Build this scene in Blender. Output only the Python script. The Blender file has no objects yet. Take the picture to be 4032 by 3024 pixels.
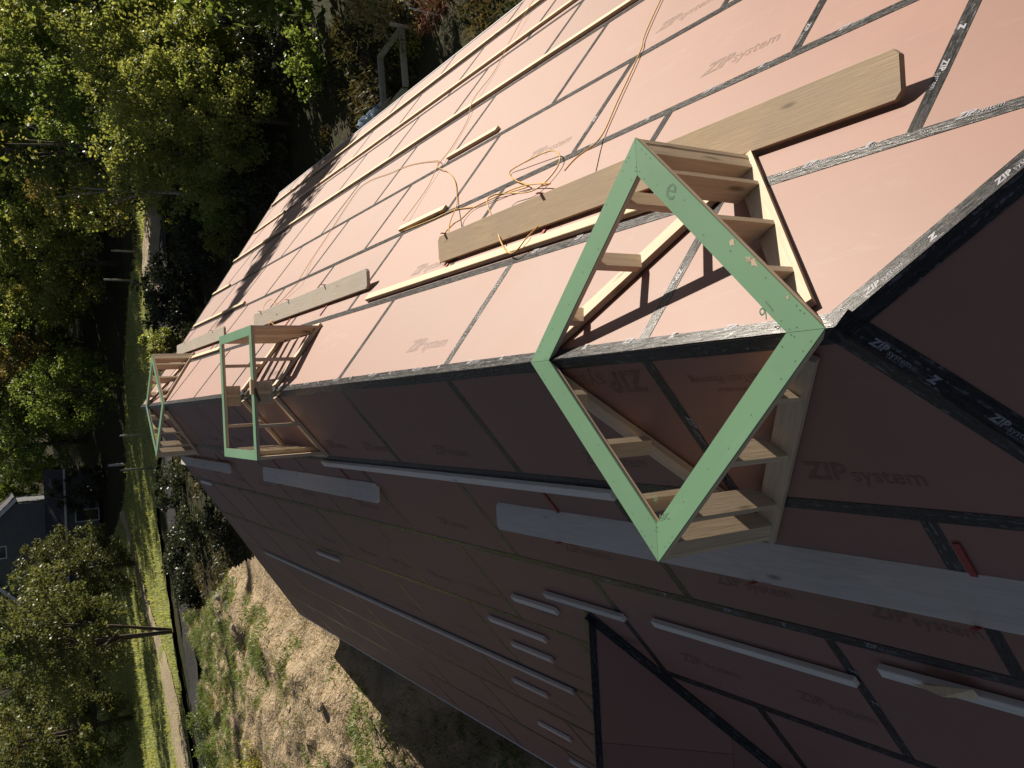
import bpy, bmesh, math, random
import numpy as np
from mathutils import Vector, Matrix

SC = bpy.context.scene
COL = SC.collection
R = math.radians

# ------------------------------------------------------------------ camera
F_PX = 3356.1
cam_d = bpy.data.cameras.new('camera'); cam = bpy.data.objects.new('camera', cam_d); COL.objects.link(cam)
cam_d.sensor_fit = 'HORIZONTAL'; cam_d.sensor_width = 36.0; cam_d.lens = 36.0 * F_PX / 4032.0
cam_d.clip_start = 0.05; cam_d.clip_end = 2000
yaw, pit, rol = 0.01909744, 0.55524705, -0.04177242
fw = Vector((math.sin(yaw) * math.cos(pit), math.cos(yaw) * math.cos(pit), -math.sin(pit)))
r0 = Vector((math.cos(yaw), -math.sin(yaw), 0)); u0 = r0.cross(fw)
rr = math.cos(rol) * r0 + math.sin(rol) * u0
uu = -math.sin(rol) * r0 + math.cos(rol) * u0
cam_loc = Vector((-0.2104, -2.2326, 2.8512))
M = Matrix((-uu, rr, -fw)).transposed().to_4x4(); M.translation = cam_loc      # the photograph is held on its side
cam.matrix_world = M
SC.camera = cam

# ------------------------------------------------------------------ light
SUN_EL, SUN_AZ = R(24.0), R(37.0)            # azimuth measured from +X towards +Y
SDIR = Vector((math.cos(SUN_EL) * math.cos(SUN_AZ), math.cos(SUN_EL) * math.sin(SUN_AZ), math.sin(SUN_EL)))
w = bpy.data.worlds.new('World'); SC.world = w; w.use_nodes = True
nt = w.node_tree; bgn = nt.nodes['Background']
sky = nt.nodes.new('ShaderNodeTexSky'); sky.sky_type = 'NISHITA'; sky.sun_disc = False
sky.sun_elevation = SUN_EL; sky.sun_rotation = R(90) - SUN_AZ
sky.air_density = 0.36; sky.dust_density = 0.35; sky.ozone_density = 0.8
hs = nt.nodes.new('ShaderNodeHueSaturation'); hs.inputs['Saturation'].default_value = 0.62      # sky light made less blue, to keep the shade neutral
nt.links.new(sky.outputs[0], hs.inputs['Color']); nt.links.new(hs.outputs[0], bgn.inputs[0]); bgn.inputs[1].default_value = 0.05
sd = bpy.data.lights.new('sun', 'SUN'); sd.energy = 5.0; sd.angle = R(0.53); sd.color = (1.0, 0.90, 0.76)
so = bpy.data.objects.new('sun', sd); COL.objects.link(so)
so.rotation_euler = SDIR.to_track_quat('Z', 'Y').to_euler()
SC.view_settings.view_transform = 'Standard'; SC.view_settings.look = 'None'
SC.view_settings.exposure = 0.58; SC.view_settings.gamma = 1.0
SC.view_settings.use_curve_mapping = False
try:
    SC.cycles.max_bounces = 6; SC.cycles.diffuse_bounces = 3; SC.cycles.transmission_bounces = 3
except Exception: pass

random.seed(7); RNG = np.random.default_rng(11)

# ------------------------------------------------------------------ materials
def new_mat(name):
    m = bpy.data.materials.new(name); m.use_nodes = True
    n = m.node_tree.nodes; l = m.node_tree.links
    return m, n, l, n['Principled BSDF']

def ramp(n, stops):
    r = n.new('ShaderNodeValToRGB'); e = r.color_ramp.elements
    while len(e) < len(stops): e.new(0.5)
    for el, (p, c) in zip(e, stops):
        el.position = p; el.color = (*c, 1) if len(c) == 3 else c
    return r

def coords(n, l, scale=(1, 1, 1), rnd=True, kind='Object'):
    tc = n.new('ShaderNodeTexCoord'); mp = n.new('ShaderNodeMapping'); mp.inputs['Scale'].default_value = scale
    l.new(tc.outputs[kind], mp.inputs['Vector'])
    if rnd:
        oi = n.new('ShaderNodeObjectInfo'); mu = n.new('ShaderNodeMath'); mu.operation = 'MULTIPLY'; mu.inputs[1].default_value = 37.0
        l.new(oi.outputs['Random'], mu.inputs[0]); l.new(mu.outputs[0], mp.inputs['Location'])
    return mp.outputs[0]

def noise(n, l, vec, scale, detail=4, rough=0.55, dist=0.0):
    t = n.new('ShaderNodeTexNoise'); t.inputs['Scale'].default_value = scale; t.inputs['Detail'].default_value = detail
    t.inputs['Roughness'].default_value = rough; t.inputs['Distortion'].default_value = dist
    l.new(vec, t.inputs['Vector']); return t.outputs['Fac']

def mixc(n, l, fac, a, b, mode='MIX'):
    m = n.new('ShaderNodeMix'); m.data_type = 'RGBA'; m.blend_type = mode
    for sock, v in ((m.inputs[0], fac), (m.inputs[6], a), (m.inputs[7], b)):
        if hasattr(v, 'links') or hasattr(v, 'is_linked'): l.new(v, sock)
        elif isinstance(v, (int, float)): sock.default_value = v
        else: sock.default_value = (*v, 1)
    return m.outputs[2]

def bump(n, l, h, bs, strength=0.3, dist=0.02):
    b = n.new('ShaderNodeBump'); b.inputs['Strength'].default_value = strength; b.inputs['Distance'].default_value = dist
    l.new(h, b.inputs['Height']); l.new(b.outputs[0], bs.inputs['Normal'])

def mrange(n, l, v, a, b, c=0.0, d=1.0):
    m = n.new('ShaderNodeMapRange'); m.inputs[1].default_value = a; m.inputs[2].default_value = b
    m.inputs[3].default_value = c; m.inputs[4].default_value = d; l.new(v, m.inputs[0]); return m.outputs[0]

def m_sheathing(name, base, dust, rough=0.5):
    m, n, l, bs = new_mat(name)
    v = coords(n, l)
    a = noise(n, l, v, 1.1, 5, 0.6); b = noise(n, l, v, 7.0, 6, 0.65); c = noise(n, l, v, 140.0, 3, 0.6)
    vs = coords(n, l, (1.0, 3.2, 1.0)); sc = noise(n, l, vs, 1.7, 6, 0.7, 1.2)
    col = mixc(n, l, mrange(n, l, a, 0.3, 0.75), [x * 0.93 for x in base], [x * 1.07 for x in base])
    col = mixc(n, l, mrange(n, l, sc, 0.58, 0.80, 0, 0.42), col, dust)
    col = mixc(n, l, mrange(n, l, b, 0.55, 0.8, 0, 0.16), col, [x * 0.6 for x in base])
    oi = n.new('ShaderNodeObjectInfo'); hv = mrange(n, l, oi.outputs['Random'], 0, 1, 0.91, 1.08)
    cm = n.new('ShaderNodeCombineColor')
    for i in range(3): l.new(hv, cm.inputs[i])
    col = mixc(n, l, 1.0, col, cm.outputs[0], 'MULTIPLY')
    vo = n.new('ShaderNodeTexVoronoi'); vo.inputs['Scale'].default_value = 9.0; l.new(v, vo.inputs['Vector'])
    col = mixc(n, l, mrange(n, l, vo.outputs['Distance'], 0.035, 0.055, 0.35, 0.0), col, (0.10, 0.08, 0.075))
    bt_ = noise(n, l, coords(n, l, (1.0, 1.8, 1.0)), 2.3, 8, 0.75, 0.6)
    col = mixc(n, l, mrange(n, l, bt_, 0.66, 0.74, 0, 0.32), col, [min(.6, x * 1.5 + .08) for x in base])
    l.new(col, bs.inputs['Base Color'])
    l.new(mrange(n, l, a, 0.3, 0.7, rough - 0.02, rough + 0.04), bs.inputs['Roughness'])
    bs.inputs['Specular IOR Level'].default_value = 0.72 if name.startswith('red') else 0.5
    h = n.new('ShaderNodeMath'); h.operation = 'MULTIPLY_ADD'; h.inputs[1].default_value = 0.5
    l.new(c, h.inputs[0]); l.new(a, h.inputs[2]); bump(n, l, h.outputs[0], bs, 0.05, 0.003)
    return m

def m_wood(name, lo, hi, knots=True, grey=None, rough=0.62):
    m, n, l, bs = new_mat(name)
    v = coords(n, l, (0.55, 9.0, 9.0)); g = noise(n, l, v, 4.0, 6, 0.62, 1.6)
    v2 = coords(n, l, (2.5, 60.0, 60.0)); f = noise(n, l, v2, 2.0, 3, 0.6)
    v3 = coords(n, l, (1.0, 1.0, 1.0)); bl = noise(n, l, v3, 2.6, 5, 0.6)
    col = mixc(n, l, mrange(n, l, g, 0.30, 0.72), lo, hi)
    col = mixc(n, l, mrange(n, l, f, 0.52, 0.8, 0, 0.35), col, [x * 0.6 for x in lo])
    if grey: col = mixc(n, l, mrange(n, l, bl, 0.38, 0.66, 0.0, 0.75), col, grey)
    else: col = mixc(n, l, mrange(n, l, bl, 0.55, 0.85, 0, 0.3), col, [x * 0.7 for x in lo])
    if knots:
        vk = coords(n, l, (1.3, 5.0, 5.0)); vo = n.new('ShaderNodeTexVoronoi'); vo.inputs['Scale'].default_value = 1.4
        l.new(vk, vo.inputs['Vector'])
        col = mixc(n, l, mrange(n, l, vo.outputs['Distance'], 0.06, 0.14, 0.8, 0.0), col, [x * 0.32 for x in lo])
    oi = n.new('ShaderNodeObjectInfo'); hv = mrange(n, l, oi.outputs['Random'], 0, 1, 0.84, 1.1)
    cm = n.new('ShaderNodeCombineColor')
    for i in range(3): l.new(hv, cm.inputs[i])
    col = mixc(n, l, 1.0, col, cm.outputs[0], 'MULTIPLY')
    l.new(col, bs.inputs['Base Color']); bs.inputs['Roughness'].default_value = rough
    bump(n, l, f, bs, 0.25, 0.004)
    return m

def m_tape():
    m, n, l, bs = new_mat('black_seam_tape')
    v = coords(n, l, (1, 1, 1)); vs = coords(n, l, (3.0, 22.0, 1.0))
    a = noise(n, l, v, 3.0, 6, 0.7); s = noise(n, l, vs, 3.5, 6, 0.75, 0.8); f = noise(n, l, v, 28.0, 5, 0.7)
    col = mixc(n, l, mrange(n, l, s, 0.45, 0.72, 0, 0.8), (0.011, 0.011, 0.012), (0.05, 0.047, 0.046))
    ck = n.new('ShaderNodeMath'); ck.operation = 'MULTIPLY'; l.new(mrange(n, l, noise(n, l, coords(n, l, (2.0, 14.0, 1.0)), 6.0, 8, 0.8, 0.5), 0.54, 0.66, 0, 0.8), ck.inputs[0]); l.new(mrange(n, l, a, 0.48, 0.62), ck.inputs[1])
    col = mixc(n, l, ck.outputs[0], col, (0.36, 0.35, 0.35))
    br = n.new('ShaderNodeTexBrick'); br.inputs['Scale'].default_value = 1.0
    br.inputs['Brick Width'].default_value = 0.13; br.inputs['Row Height'].default_value = 0.031; br.inputs['Mortar Size'].default_value = 0.010
    br.inputs['Color1'].default_value = (1, 1, 1, 1); br.inputs['Color2'].default_value = (0, 0, 0, 1); br.inputs['Mortar'].default_value = (0, 0, 0, 1)
    vb = coords(n, l, (1, 1, 1)); l.new(vb, br.inputs['Vector'])
    mu = n.new('ShaderNodeMath'); mu.operation = 'MULTIPLY'
    l.new(br.outputs['Color'], mu.inputs[0]); l.new(mrange(n, l, f, 0.50, 0.62, 0, 0.42), mu.inputs[1])
    col = mixc(n, l, mu.outputs[0], col, (0.34, 0.34, 0.38))
    l.new(col, bs.inputs['Base Color'])
    l.new(mrange(n, l, s, 0.3, 0.7, 0.18, 0.42), bs.inputs['Roughness']); bs.inputs['Specular IOR Level'].default_value = 0.4
    h = n.new('ShaderNodeMath'); h.operation = 'MULTIPLY_ADD'; h.inputs[1].default_value = 0.6
    l.new(noise(n, l, coords(n, l, (1.0, 3.0, 1.0)), 9.0, 3, 0.5, 1.0), h.inputs[0]); l.new(s, h.inputs[2]); bump(n, l, h.outputs[0], bs, 0.35, 0.006)
    return m

def m_plain(name, c, rough=0.6, var=0.25, sc=6.0, metal=0.0):
    m, n, l, bs = new_mat(name)
    v = coords(n, l); a = noise(n, l, v, sc, 5, 0.6)
    col = mixc(n, l, mrange(n, l, a, 0.3, 0.7), [x * (1 - var) for x in c], [x * (1 + var * 0.6) for x in c])
    l.new(col, bs.inputs['Base Color']); bs.inputs['Roughness'].default_value = rough; bs.inputs['Metallic'].default_value = metal
    bump(n, l, a, bs, 0.2, 0.01)
    return m

def m_leaf(name, c1, c2, c3, trans=0.38, patch=0.35):
    m, n, l, bs = new_mat(name)
    ge = n.new('ShaderNodeNewGeometry'); rp = ramp(n, [(0.0, c1), (0.55, c2), (1.0, c3)])
    l.new(ge.outputs['Random Per Island'], rp.inputs[0])
    v = coords(n, l); a = noise(n, l, v, patch, 3, 0.6)
    col = mixc(n, l, mrange(n, l, a, 0.40, 0.66, 0, 0.6), rp.outputs[0], c3)
    oi = n.new('ShaderNodeObjectInfo'); hv = mrange(n, l, oi.outputs['Random'], 0, 1, 0.75, 1.2)
    cm = n.new('ShaderNodeCombineColor')
    for i in range(3): l.new(hv, cm.inputs[i])
    col = mixc(n, l, 1.0, col, cm.outputs[0], 'MULTIPLY')
    l.new(col, bs.inputs['Base Color']); bs.inputs['Roughness'].default_value = 0.42; bs.inputs['Specular IOR Level'].default_value = 0.32
    tr = n.new('ShaderNodeBsdfTranslucent'); mx = n.new('ShaderNodeMixShader'); mx.inputs[0].default_value = trans
    br = mixc(n, l, 1.0, col, (1.8, 1.7, 1.0), 'MULTIPLY'); l.new(br, tr.inputs['Color'])
    l.new(bs.outputs[0], mx.inputs[1]); l.new(tr.outputs[0], mx.inputs[2]); l.new(mx.outputs[0], n['Material Output'].inputs['Surface'])
    return m

def m_ground(name, cols, scales=(0.12, 1.4, 9.0), bs_str=0.6, bdist=0.15):
    m, n, l, bs = new_mat(name)
    v = coords(n, l, rnd=False, kind='Object')
    a = noise(n, l, v, scales[0], 5, 0.6); b = noise(n, l, v, scales[1], 6, 0.7); c = noise(n, l, v, scales[2], 4, 0.7)
    col = mixc(n, l, mrange(n, l, a, 0.35, 0.65), cols[0], cols[1])
    col = mixc(n, l, mrange(n, l, b, 0.45, 0.7), col, cols[2])
    col = mixc(n, l, mrange(n, l, c, 0.55, 0.75, 0, 0.6), col, cols[3])
    l.new(col, bs.inputs['Base Color']); bs.inputs['Roughness'].default_value = 0.95; bs.inputs['Specular IOR Level'].default_value = 0.15
    h = n.new('ShaderNodeMath'); h.operation = 'ADD'; l.new(b, h.inputs[0]); l.new(c, h.inputs[1]); bump(n, l, h.outputs[0], bs, bs_str, bdist)
    return m

MT = dict(
    panel=m_sheathing('red_brown_roof_sheathing', (0.246, 0.121, 0.088), (0.31, 0.225, 0.185), 0.56),
    green=m_sheathing('green_wall_sheathing', (0.165, 0.315, 0.185), (0.24, 0.37, 0.25), 0.55),
    tape=m_tape(),
    print=m_plain('faded_panel_ink', (0.190, 0.098, 0.074), 0.56, 0.3, 30),
    white=m_plain('tape_print_white', (0.27, 0.27, 0.30), 0.5, 0.45, 40),
    pencil=m_plain('pencil_mark', (0.115, 0.215, 0.128), 0.8, 0.3, 30),
    wood=m_wood('new_framing_lumber', (0.50, 0.385, 0.255), (0.66, 0.53, 0.375)),
    cleat=m_wood('pale_strip_lumber', (0.62, 0.46, 0.26), (0.80, 0.64, 0.40)),
    old=m_wood('weathered_plank_wood', (0.32, 0.235, 0.145), (0.45, 0.345, 0.215), True, (0.34, 0.26, 0.185), 0.75),
    grey=m_wood('grey_plank_wood', (0.40, 0.35, 0.275), (0.55, 0.49, 0.40), True, (0.47, 0.44, 0.385), 0.8),
    board=m_wood('shade_lightened_plank_wood', (0.56, 0.52, 0.44), (0.74, 0.69, 0.60), True, (0.66, 0.62, 0.55), 0.8),  # grey plank wood in a lighter copy, lifted for the planks in shade
    pale=m_wood('bleached_strip_wood', (0.62, 0.58, 0.50), (0.84, 0.80, 0.71), True, (0.72, 0.69, 0.62), 0.8),
    cord=m_plain('yellow_cord_rubber', (0.62, 0.36, 0.075), 0.5, 0.15, 20),
    red=m_plain('red_painted_steel', (0.33, 0.03, 0.026), 0.45, 0.25, 20),
    metal=m_plain('white_drip_edge', (0.62, 0.64, 0.68), 0.4, 0.12, 10),
    wall=m_plain('house_wall_board', (0.20, 0.27, 0.19), 0.8),
    bark=m_plain('grey_brown_bark', (0.10, 0.080, 0.060), 0.9, 0.4, 5),
    paleb=m_plain('pale_birch_bark', (0.42, 0.39, 0.34), 0.85, 0.5, 7),
    sidew=m_plain('far_house_grey_siding', (0.10, 0.11, 0.12), 0.8, 0.15, 2),
    trimw=m_plain('far_house_white_trim', (0.55, 0.57, 0.61), 0.6, 0.1, 3),
    shing=m_plain('far_house_dark_shingle', (0.055, 0.055, 0.065), 0.9, 0.3, 3),
    glass=m_plain('far_house_window_glass', (0.02, 0.025, 0.03), 0.08, 0.1, 1),
    post=m_plain('fence_post_wood', (0.30, 0.28, 0.24), 0.9, 0.3, 8),
    stone=m_plain('boulder_stone', (0.36, 0.33, 0.29), 0.95, 0.3, 4),
    tarp=m_plain('pale_blue_plastic', (0.50, 0.58, 0.68), 0.35, 0.2, 4),
    ltarp=m_plain('green_plastic_sheet', (0.20, 0.36, 0.14), 0.45, 0.2, 4),
    twig=m_plain('red_brown_twig', (0.33, 0.11, 0.055), 0.8, 0.3, 9),
    soil=m_ground('forest_floor', [(0.045, 0.050, 0.022), (0.075, 0.060, 0.034), (0.035, 0.045, 0.018), (0.10, 0.085, 0.05)]),
    dirt=m_ground('disturbed_dirt', [(0.44, 0.345, 0.23), (0.51, 0.39, 0.255), (0.31, 0.25, 0.16), (0.60, 0.49, 0.35)], (0.22, 1.2, 5.0), 1.0, 0.25),
    lawn=m_ground('lawn_turf', [(0.26, 0.29, 0.095), (0.32, 0.34, 0.125), (0.22, 0.26, 0.08), (0.38, 0.36, 0.19)], (0.1, 0.8, 5.0)),
    path=m_ground('tan_path_dirt', [(0.50, 0.41, 0.28), (0.43, 0.35, 0.24), (0.54, 0.45, 0.32), (0.34, 0.30, 0.18)], (0.3, 2.0, 9.0)),
    road=m_ground('dark_gravel_road', [(0.055, 0.055, 0.058), (0.07, 0.068, 0.066), (0.05, 0.05, 0.05), (0.10, 0.10, 0.10)], (0.3, 2.0, 12.0)),
    gr=m_leaf('grass_blades', (0.21, 0.255, 0.075), (0.29, 0.325, 0.11), (0.39, 0.39, 0.18), 0.42),
    drygr=m_leaf('dry_weed_blades', (0.30, 0.24, 0.13), (0.40, 0.33, 0.19), (0.24, 0.22, 0.09), 0.25),
    weed=m_leaf('green_weed_leaves', (0.10, 0.16, 0.035), (0.16, 0.23, 0.06), (0.22, 0.27, 0.10), 0.3),
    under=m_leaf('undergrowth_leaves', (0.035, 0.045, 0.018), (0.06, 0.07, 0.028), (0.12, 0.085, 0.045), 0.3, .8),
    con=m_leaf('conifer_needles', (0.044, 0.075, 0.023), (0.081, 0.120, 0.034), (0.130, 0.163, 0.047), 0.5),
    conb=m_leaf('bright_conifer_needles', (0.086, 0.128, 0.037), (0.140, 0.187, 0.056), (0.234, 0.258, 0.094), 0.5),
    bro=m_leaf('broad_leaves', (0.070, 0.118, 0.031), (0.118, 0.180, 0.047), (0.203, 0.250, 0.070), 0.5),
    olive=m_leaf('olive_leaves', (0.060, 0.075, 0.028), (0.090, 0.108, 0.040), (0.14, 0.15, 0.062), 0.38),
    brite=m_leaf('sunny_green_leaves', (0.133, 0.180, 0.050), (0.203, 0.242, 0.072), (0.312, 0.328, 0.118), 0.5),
    yel=m_leaf('yellowing_leaves', (0.14, 0.165, 0.035), (0.20, 0.21, 0.05), (0.28, 0.26, 0.07), 0.45),
    aut=m_leaf('autumn_leaves', (0.13, 0.10, 0.04), (0.19, 0.13, 0.05), (0.11, 0.12, 0.04), 0.45),
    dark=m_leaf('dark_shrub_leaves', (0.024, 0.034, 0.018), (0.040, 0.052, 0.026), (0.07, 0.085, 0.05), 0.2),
)

# ------------------------------------------------------------------ object helpers
WM = {}
def tag(o, label=None, cat=None, group=None, kind=None):
    if label: o['label'] = label
    if cat: o['category'] = cat
    if group: o['group'] = group
    if kind: o['kind'] = kind
    return o

def link(name, mesh, mat, parent=None, mw=None):
    o = bpy.data.objects.new(name, mesh); COL.objects.link(o)
    if mat is not None and mesh is not None and not mesh.materials: mesh.materials.append(mat)
    mw = mw or Matrix.Identity(4); WM[o] = mw
    if parent is not None:
        o.parent = parent; o.matrix_basis = WM[parent].inverted() @ mw
    else: o.matrix_basis = mw
    return o

def empty(name, loc, **kw):
    return tag(link(name, None, None, None, Matrix.Translation(loc)), **kw)

def frame(o, x, z):
    """matrix with origin o, local X along x, local Z near z"""
    x = Vector(x).normalized(); z = Vector(z); z = (z - x * z.dot(x)).normalized(); y = z.cross(x)
    m = Matrix((x, y, z)).transposed().to_4x4(); m.translation = o; return m

def box_mesh(name, lx, ly, lz, bev=0.003, skew0=0.0, skew1=0.0):
    bm = bmesh.new(); bmesh.ops.create_cube(bm, size=1.0)
    for v in bm.verts:
        k = (skew1 if v.co.x > 0 else skew0) * (v.co.y * ly)
        v.co = Vector((v.co.x * lx + k, v.co.y * ly, v.co.z * lz))
    if bev: bmesh.ops.bevel(bm, geom=list(bm.edges), offset=bev, segments=1, affect='EDGES')
    me = bpy.data.meshes.new(name); bm.to_mesh(me); bm.free(); return me

def beam(name, p0, p1, w_, t_, up, mat, parent=None, bev=0.003, off=(0, 0)):
    """board from p0 to p1; w_ across (local Y), t_ along 'up' (local Z); off shifts (Y,Z) in units of the section"""
    p0, p1 = Vector(p0), Vector(p1); L = (p1 - p0).length
    m = frame((p0 + p1) / 2, p1 - p0, up)
    m.translation = m @ Vector((0, off[0] * w_, off[1] * t_))
    return link(name, box_mesh(name, L, w_, t_, bev), mat, parent, m)

def prism(name, poly, nrm, th, mat, parent=None, xdir=None):
    """poly: world points (planar); extruded th against nrm; origin at centroid"""
    poly = [Vector(p) for p in poly]; c = sum(poly, Vector()) / len(poly)
    m = frame(c, xdir or (poly[1] - poly[0]), nrm); mi = m.inverted()
    loc = [mi @ p for p in poly]; n_ = len(loc)
    a = sum(loc[i].x * loc[(i + 1) % n_].y - loc[(i + 1) % n_].x * loc[i].y for i in range(n_))
    if a < 0: loc.reverse()
    vs = [tuple(p) for p in loc] + [(p.x, p.y, p.z - th) for p in loc]
    fs = [list(range(n_)), list(range(2 * n_ - 1, n_ - 1, -1))] + [[i, i + n_, (i + 1) % n_ + n_, (i + 1) % n_] for i in range(n_)]
    me = bpy.data.meshes.new(name); me.from_pydata(vs, [], fs); me.update()
    return link(name, me, mat, parent, m)

def clip(poly, planes):
    """Sutherland-Hodgman; planes (a,b,c): keep a*x+b*y<=c"""
    for a, b, c in planes:
        out = []
        for i in range(len(poly)):
            p, q = poly[i], poly[(i + 1) % len(poly)]
            dp = a * p[0] + b * p[1] - c; dq = a * q[0] + b * q[1] - c
            if dp <= 0: out.append(p)
            if (dp < 0 < dq) or (dq < 0 < dp):
                t = dp / (dp - dq); out.append((p[0] + t * (q[0] - p[0]), p[1] + t * (q[1] - p[1])))
        poly = out
        if len(poly) < 3: return []
    return poly

def tube_mesh(name, pts, rad, seg=6, rads=None, smooth=True):
    pts = [Vector(p) for p in pts]; vs = []; fs = []
    prev = None
    for i, p in enumerate(pts):
        t = (pts[min(i + 1, len(pts) - 1)] - pts[max(i - 1, 0)]).normalized()
        ref = prev if prev is not None else (Vector((0, 0, 1)) if abs(t.z) < 0.9 else Vector((1, 0, 0)))
        x = (ref - t * ref.dot(t)).normalized(); y = t.cross(x); prev = x
        rd = rads[i] if rads else rad
        for k in range(seg):
            a = 2 * math.pi * k / seg; vs.append(tuple(p + rd * (math.cos(a) * x + math.sin(a) * y)))
    for i in range(len(pts) - 1):
        for k in range(seg):
            fs.append((i * seg + k, i * seg + (k + 1) % seg, (i + 1) * seg + (k + 1) % seg, (i + 1) * seg + k))
    fs.append(tuple(range(seg - 1, -1, -1))); fs.append(tuple((len(pts) - 1) * seg + k for k in range(seg)))
    me = bpy.data.meshes.new(name); me.from_pydata(vs, [], fs)
    if smooth: me.polygons.foreach_set('use_smooth', [True] * len(me.polygons))
    return me

def spline(pts, n_=8):
    P = [Vector(p) for p in pts]; out = []
    for i in range(len(P) - 1):
        a, b, c, d = P[max(i - 1, 0)], P[i], P[i + 1], P[min(i + 2, len(P) - 1)]
        for k in range(n_):
            t = k / n_
            out.append(0.5 * ((2 * b) + (c - a) * t + (2 * a - 5 * b + 4 * c - d) * t * t + (3 * b - a - 3 * c + d) * t ** 3))
    out.append(P[-1]); return out

_text = {}
def text_mesh(key, items):
    """items: (string, size, x, y, bold offset, shear) -> one flat mesh in XY"""
    if key in _text: return _text[key]
    vs, fs = [], []
    for s, size, x, y, bold, shear in items:
        cu = bpy.data.curves.new('t', 'FONT'); cu.body = s; cu.size = size; cu.offset = bold * size; cu.shear = shear
        cu.resolution_u = 2; cu.space_character = 1.0 + bold * 1.6
        ob = bpy.data.objects.new('t', cu); COL.objects.link(ob)
        dg = bpy.context.evaluated_depsgraph_get(); me = bpy.data.meshes.new_from_object(ob.evaluated_get(dg))
        b = len(vs)
        vs += [(v.co.x + x, v.co.y + y, 0.0) for v in me.vertices]; fs += [tuple(b + i for i in p.vertices) for p in me.polygons]
        bpy.data.objects.remove(ob); bpy.data.curves.remove(cu); bpy.data.meshes.remove(me)
    me = bpy.data.meshes.new(key); me.from_pydata(vs, [], fs); me.update(); _text[key] = me
    return me

# ------------------------------------------------------------------ roof geometry (ridge along Y at x=0, z=0)
PITCH = 0.67359; TP, CP, SP = math.tan(PITCH), math.cos(PITCH), math.sin(PITCH)
Y0, Y1, A_EAVE = -0.06, 17.45, 8.36          # near apex, far apex, slope length to the eave
GROUND = -8.5
NR, NL = Vector((SP, 0, CP)), Vector((-SP, 0, CP))
NN, NF = Vector((0, -SP, CP)), Vector((0, SP, CP))
def PR(a, y, h=0.0): return Vector((a * CP, y, -a * SP)) + NR * h
def PL(a, y, h=0.0): return Vector((-a * CP, y, -a * SP)) + NL * h
def PN(a, x, h=0.0): return Vector((x, Y0 - a * CP, -a * SP)) + NN * h
def PF(a, x, h=0.0): return Vector((x, Y1 + a * CP, -a * SP)) + NF * h

house = empty('house_under_construction', (0, 8.7, GROUND),
              label='house under construction whose long hip roof is sheathed in taped red-brown panels', cat='house')

def panels(P, nrm, rows, ylo, yhi, trap, th=0.011):
    """rows: list of (a0,a1,start,step)"""
    res = []
    for a0, a1, st, step in rows:
        k0 = math.floor((ylo - st) / step) - 1
        y = st + k0 * step
        while y < yhi:
            poly = clip([(a0 + .002, y + .002), (a1 - .002, y + .002), (a1 - .002, y + step - .002), (a0 + .002, y + step - .002)], trap)
            if len(poly) >= 3:
                pts = [P(a, b) for a, b in poly]
                res.append((prism('sheathing_panel', pts, nrm, th, MT['panel'], house, xdir=P(0, 1) - P(0, 0)), a0, a1, y, y + step))
            y += step
    return res

ROWS_R = [(0, 1.09, 1.13, 2.22), (1.09, 2.31, 0.0, 2.31), (2.31, 3.54, 1.22, 2.33), (3.54, 4.84, 2.5, 2.37), (4.84, 6.17, 1.55, 2.4),
          (6.17, 7.43, 0.42, 2.43), (7.43, A_EAVE, 2.4, 2.45)]
ROWS_L = [(0, 1.05, 1.115, 2.21), (1.05, 2.20, 0.03, 2.28), (2.20, 3.43, 1.17, 2.33), (3.43, 4.68, 0.1, 2.36), (4.68, 5.9, 1.3, 2.4),
          (5.9, 7.12, 0.2, 2.4), (7.12, A_EAVE, 1.4, 2.4)]
HK = CP            # 45 degree hips: |dy| = a*cos(pitch)
TRAP = [(1, 0, A_EAVE), (-1, 0, 0), (HK * -1, 1, Y1), (-HK, -1, -Y0)]
PAN_R = panels(PR, NR, ROWS_R, -8, 26, TRAP)
PAN_L = panels(PL, NL, ROWS_L, -8, 26, TRAP)
ROWS_N = [(1.0 * i * 1.22, min((i + 1) * 1.22, A_EAVE), -1.2 + 0.9 * (i % 2), 2.43) for i in range(7)]
TRI = [(1, 0, A_EAVE), (-HK, 1, 0), (-HK, -1, 0)]
panels(PN, NN, ROWS_N, -8, 8, TRI); panels(PF, NF, ROWS_N, -8, 8, TRI)

# lower cross wing on the shaded side: ridge along X
WX0, WY, WZ = -2.20, 4.08, -2.20 * TP
WXE = -9.6; WH = (A_EAVE * SP + WZ) / TP
def PWn(a, x, h=0.0): return Vector((x, WY - a * CP, WZ - a * SP)) + NN * h
def PWf(a, x, h=0.0): return Vector((x, WY + a * CP, WZ - a * SP)) + NF * h
WT = [(1, 0, WH / CP), (-1, 0, 0), (0, -1, -WXE), (HK, 1, WX0)]
WR = [(i * 1.22, min((i + 1) * 1.22, WH / CP), -5.8 + 1.2 * (i % 2), 2.43) for i in range(math.ceil(WH / CP / 1.22))]
panels(PWn, NN, WR, -12, 0, WT); panels(PWf, NF, WR, -12, 0, WT)

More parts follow.
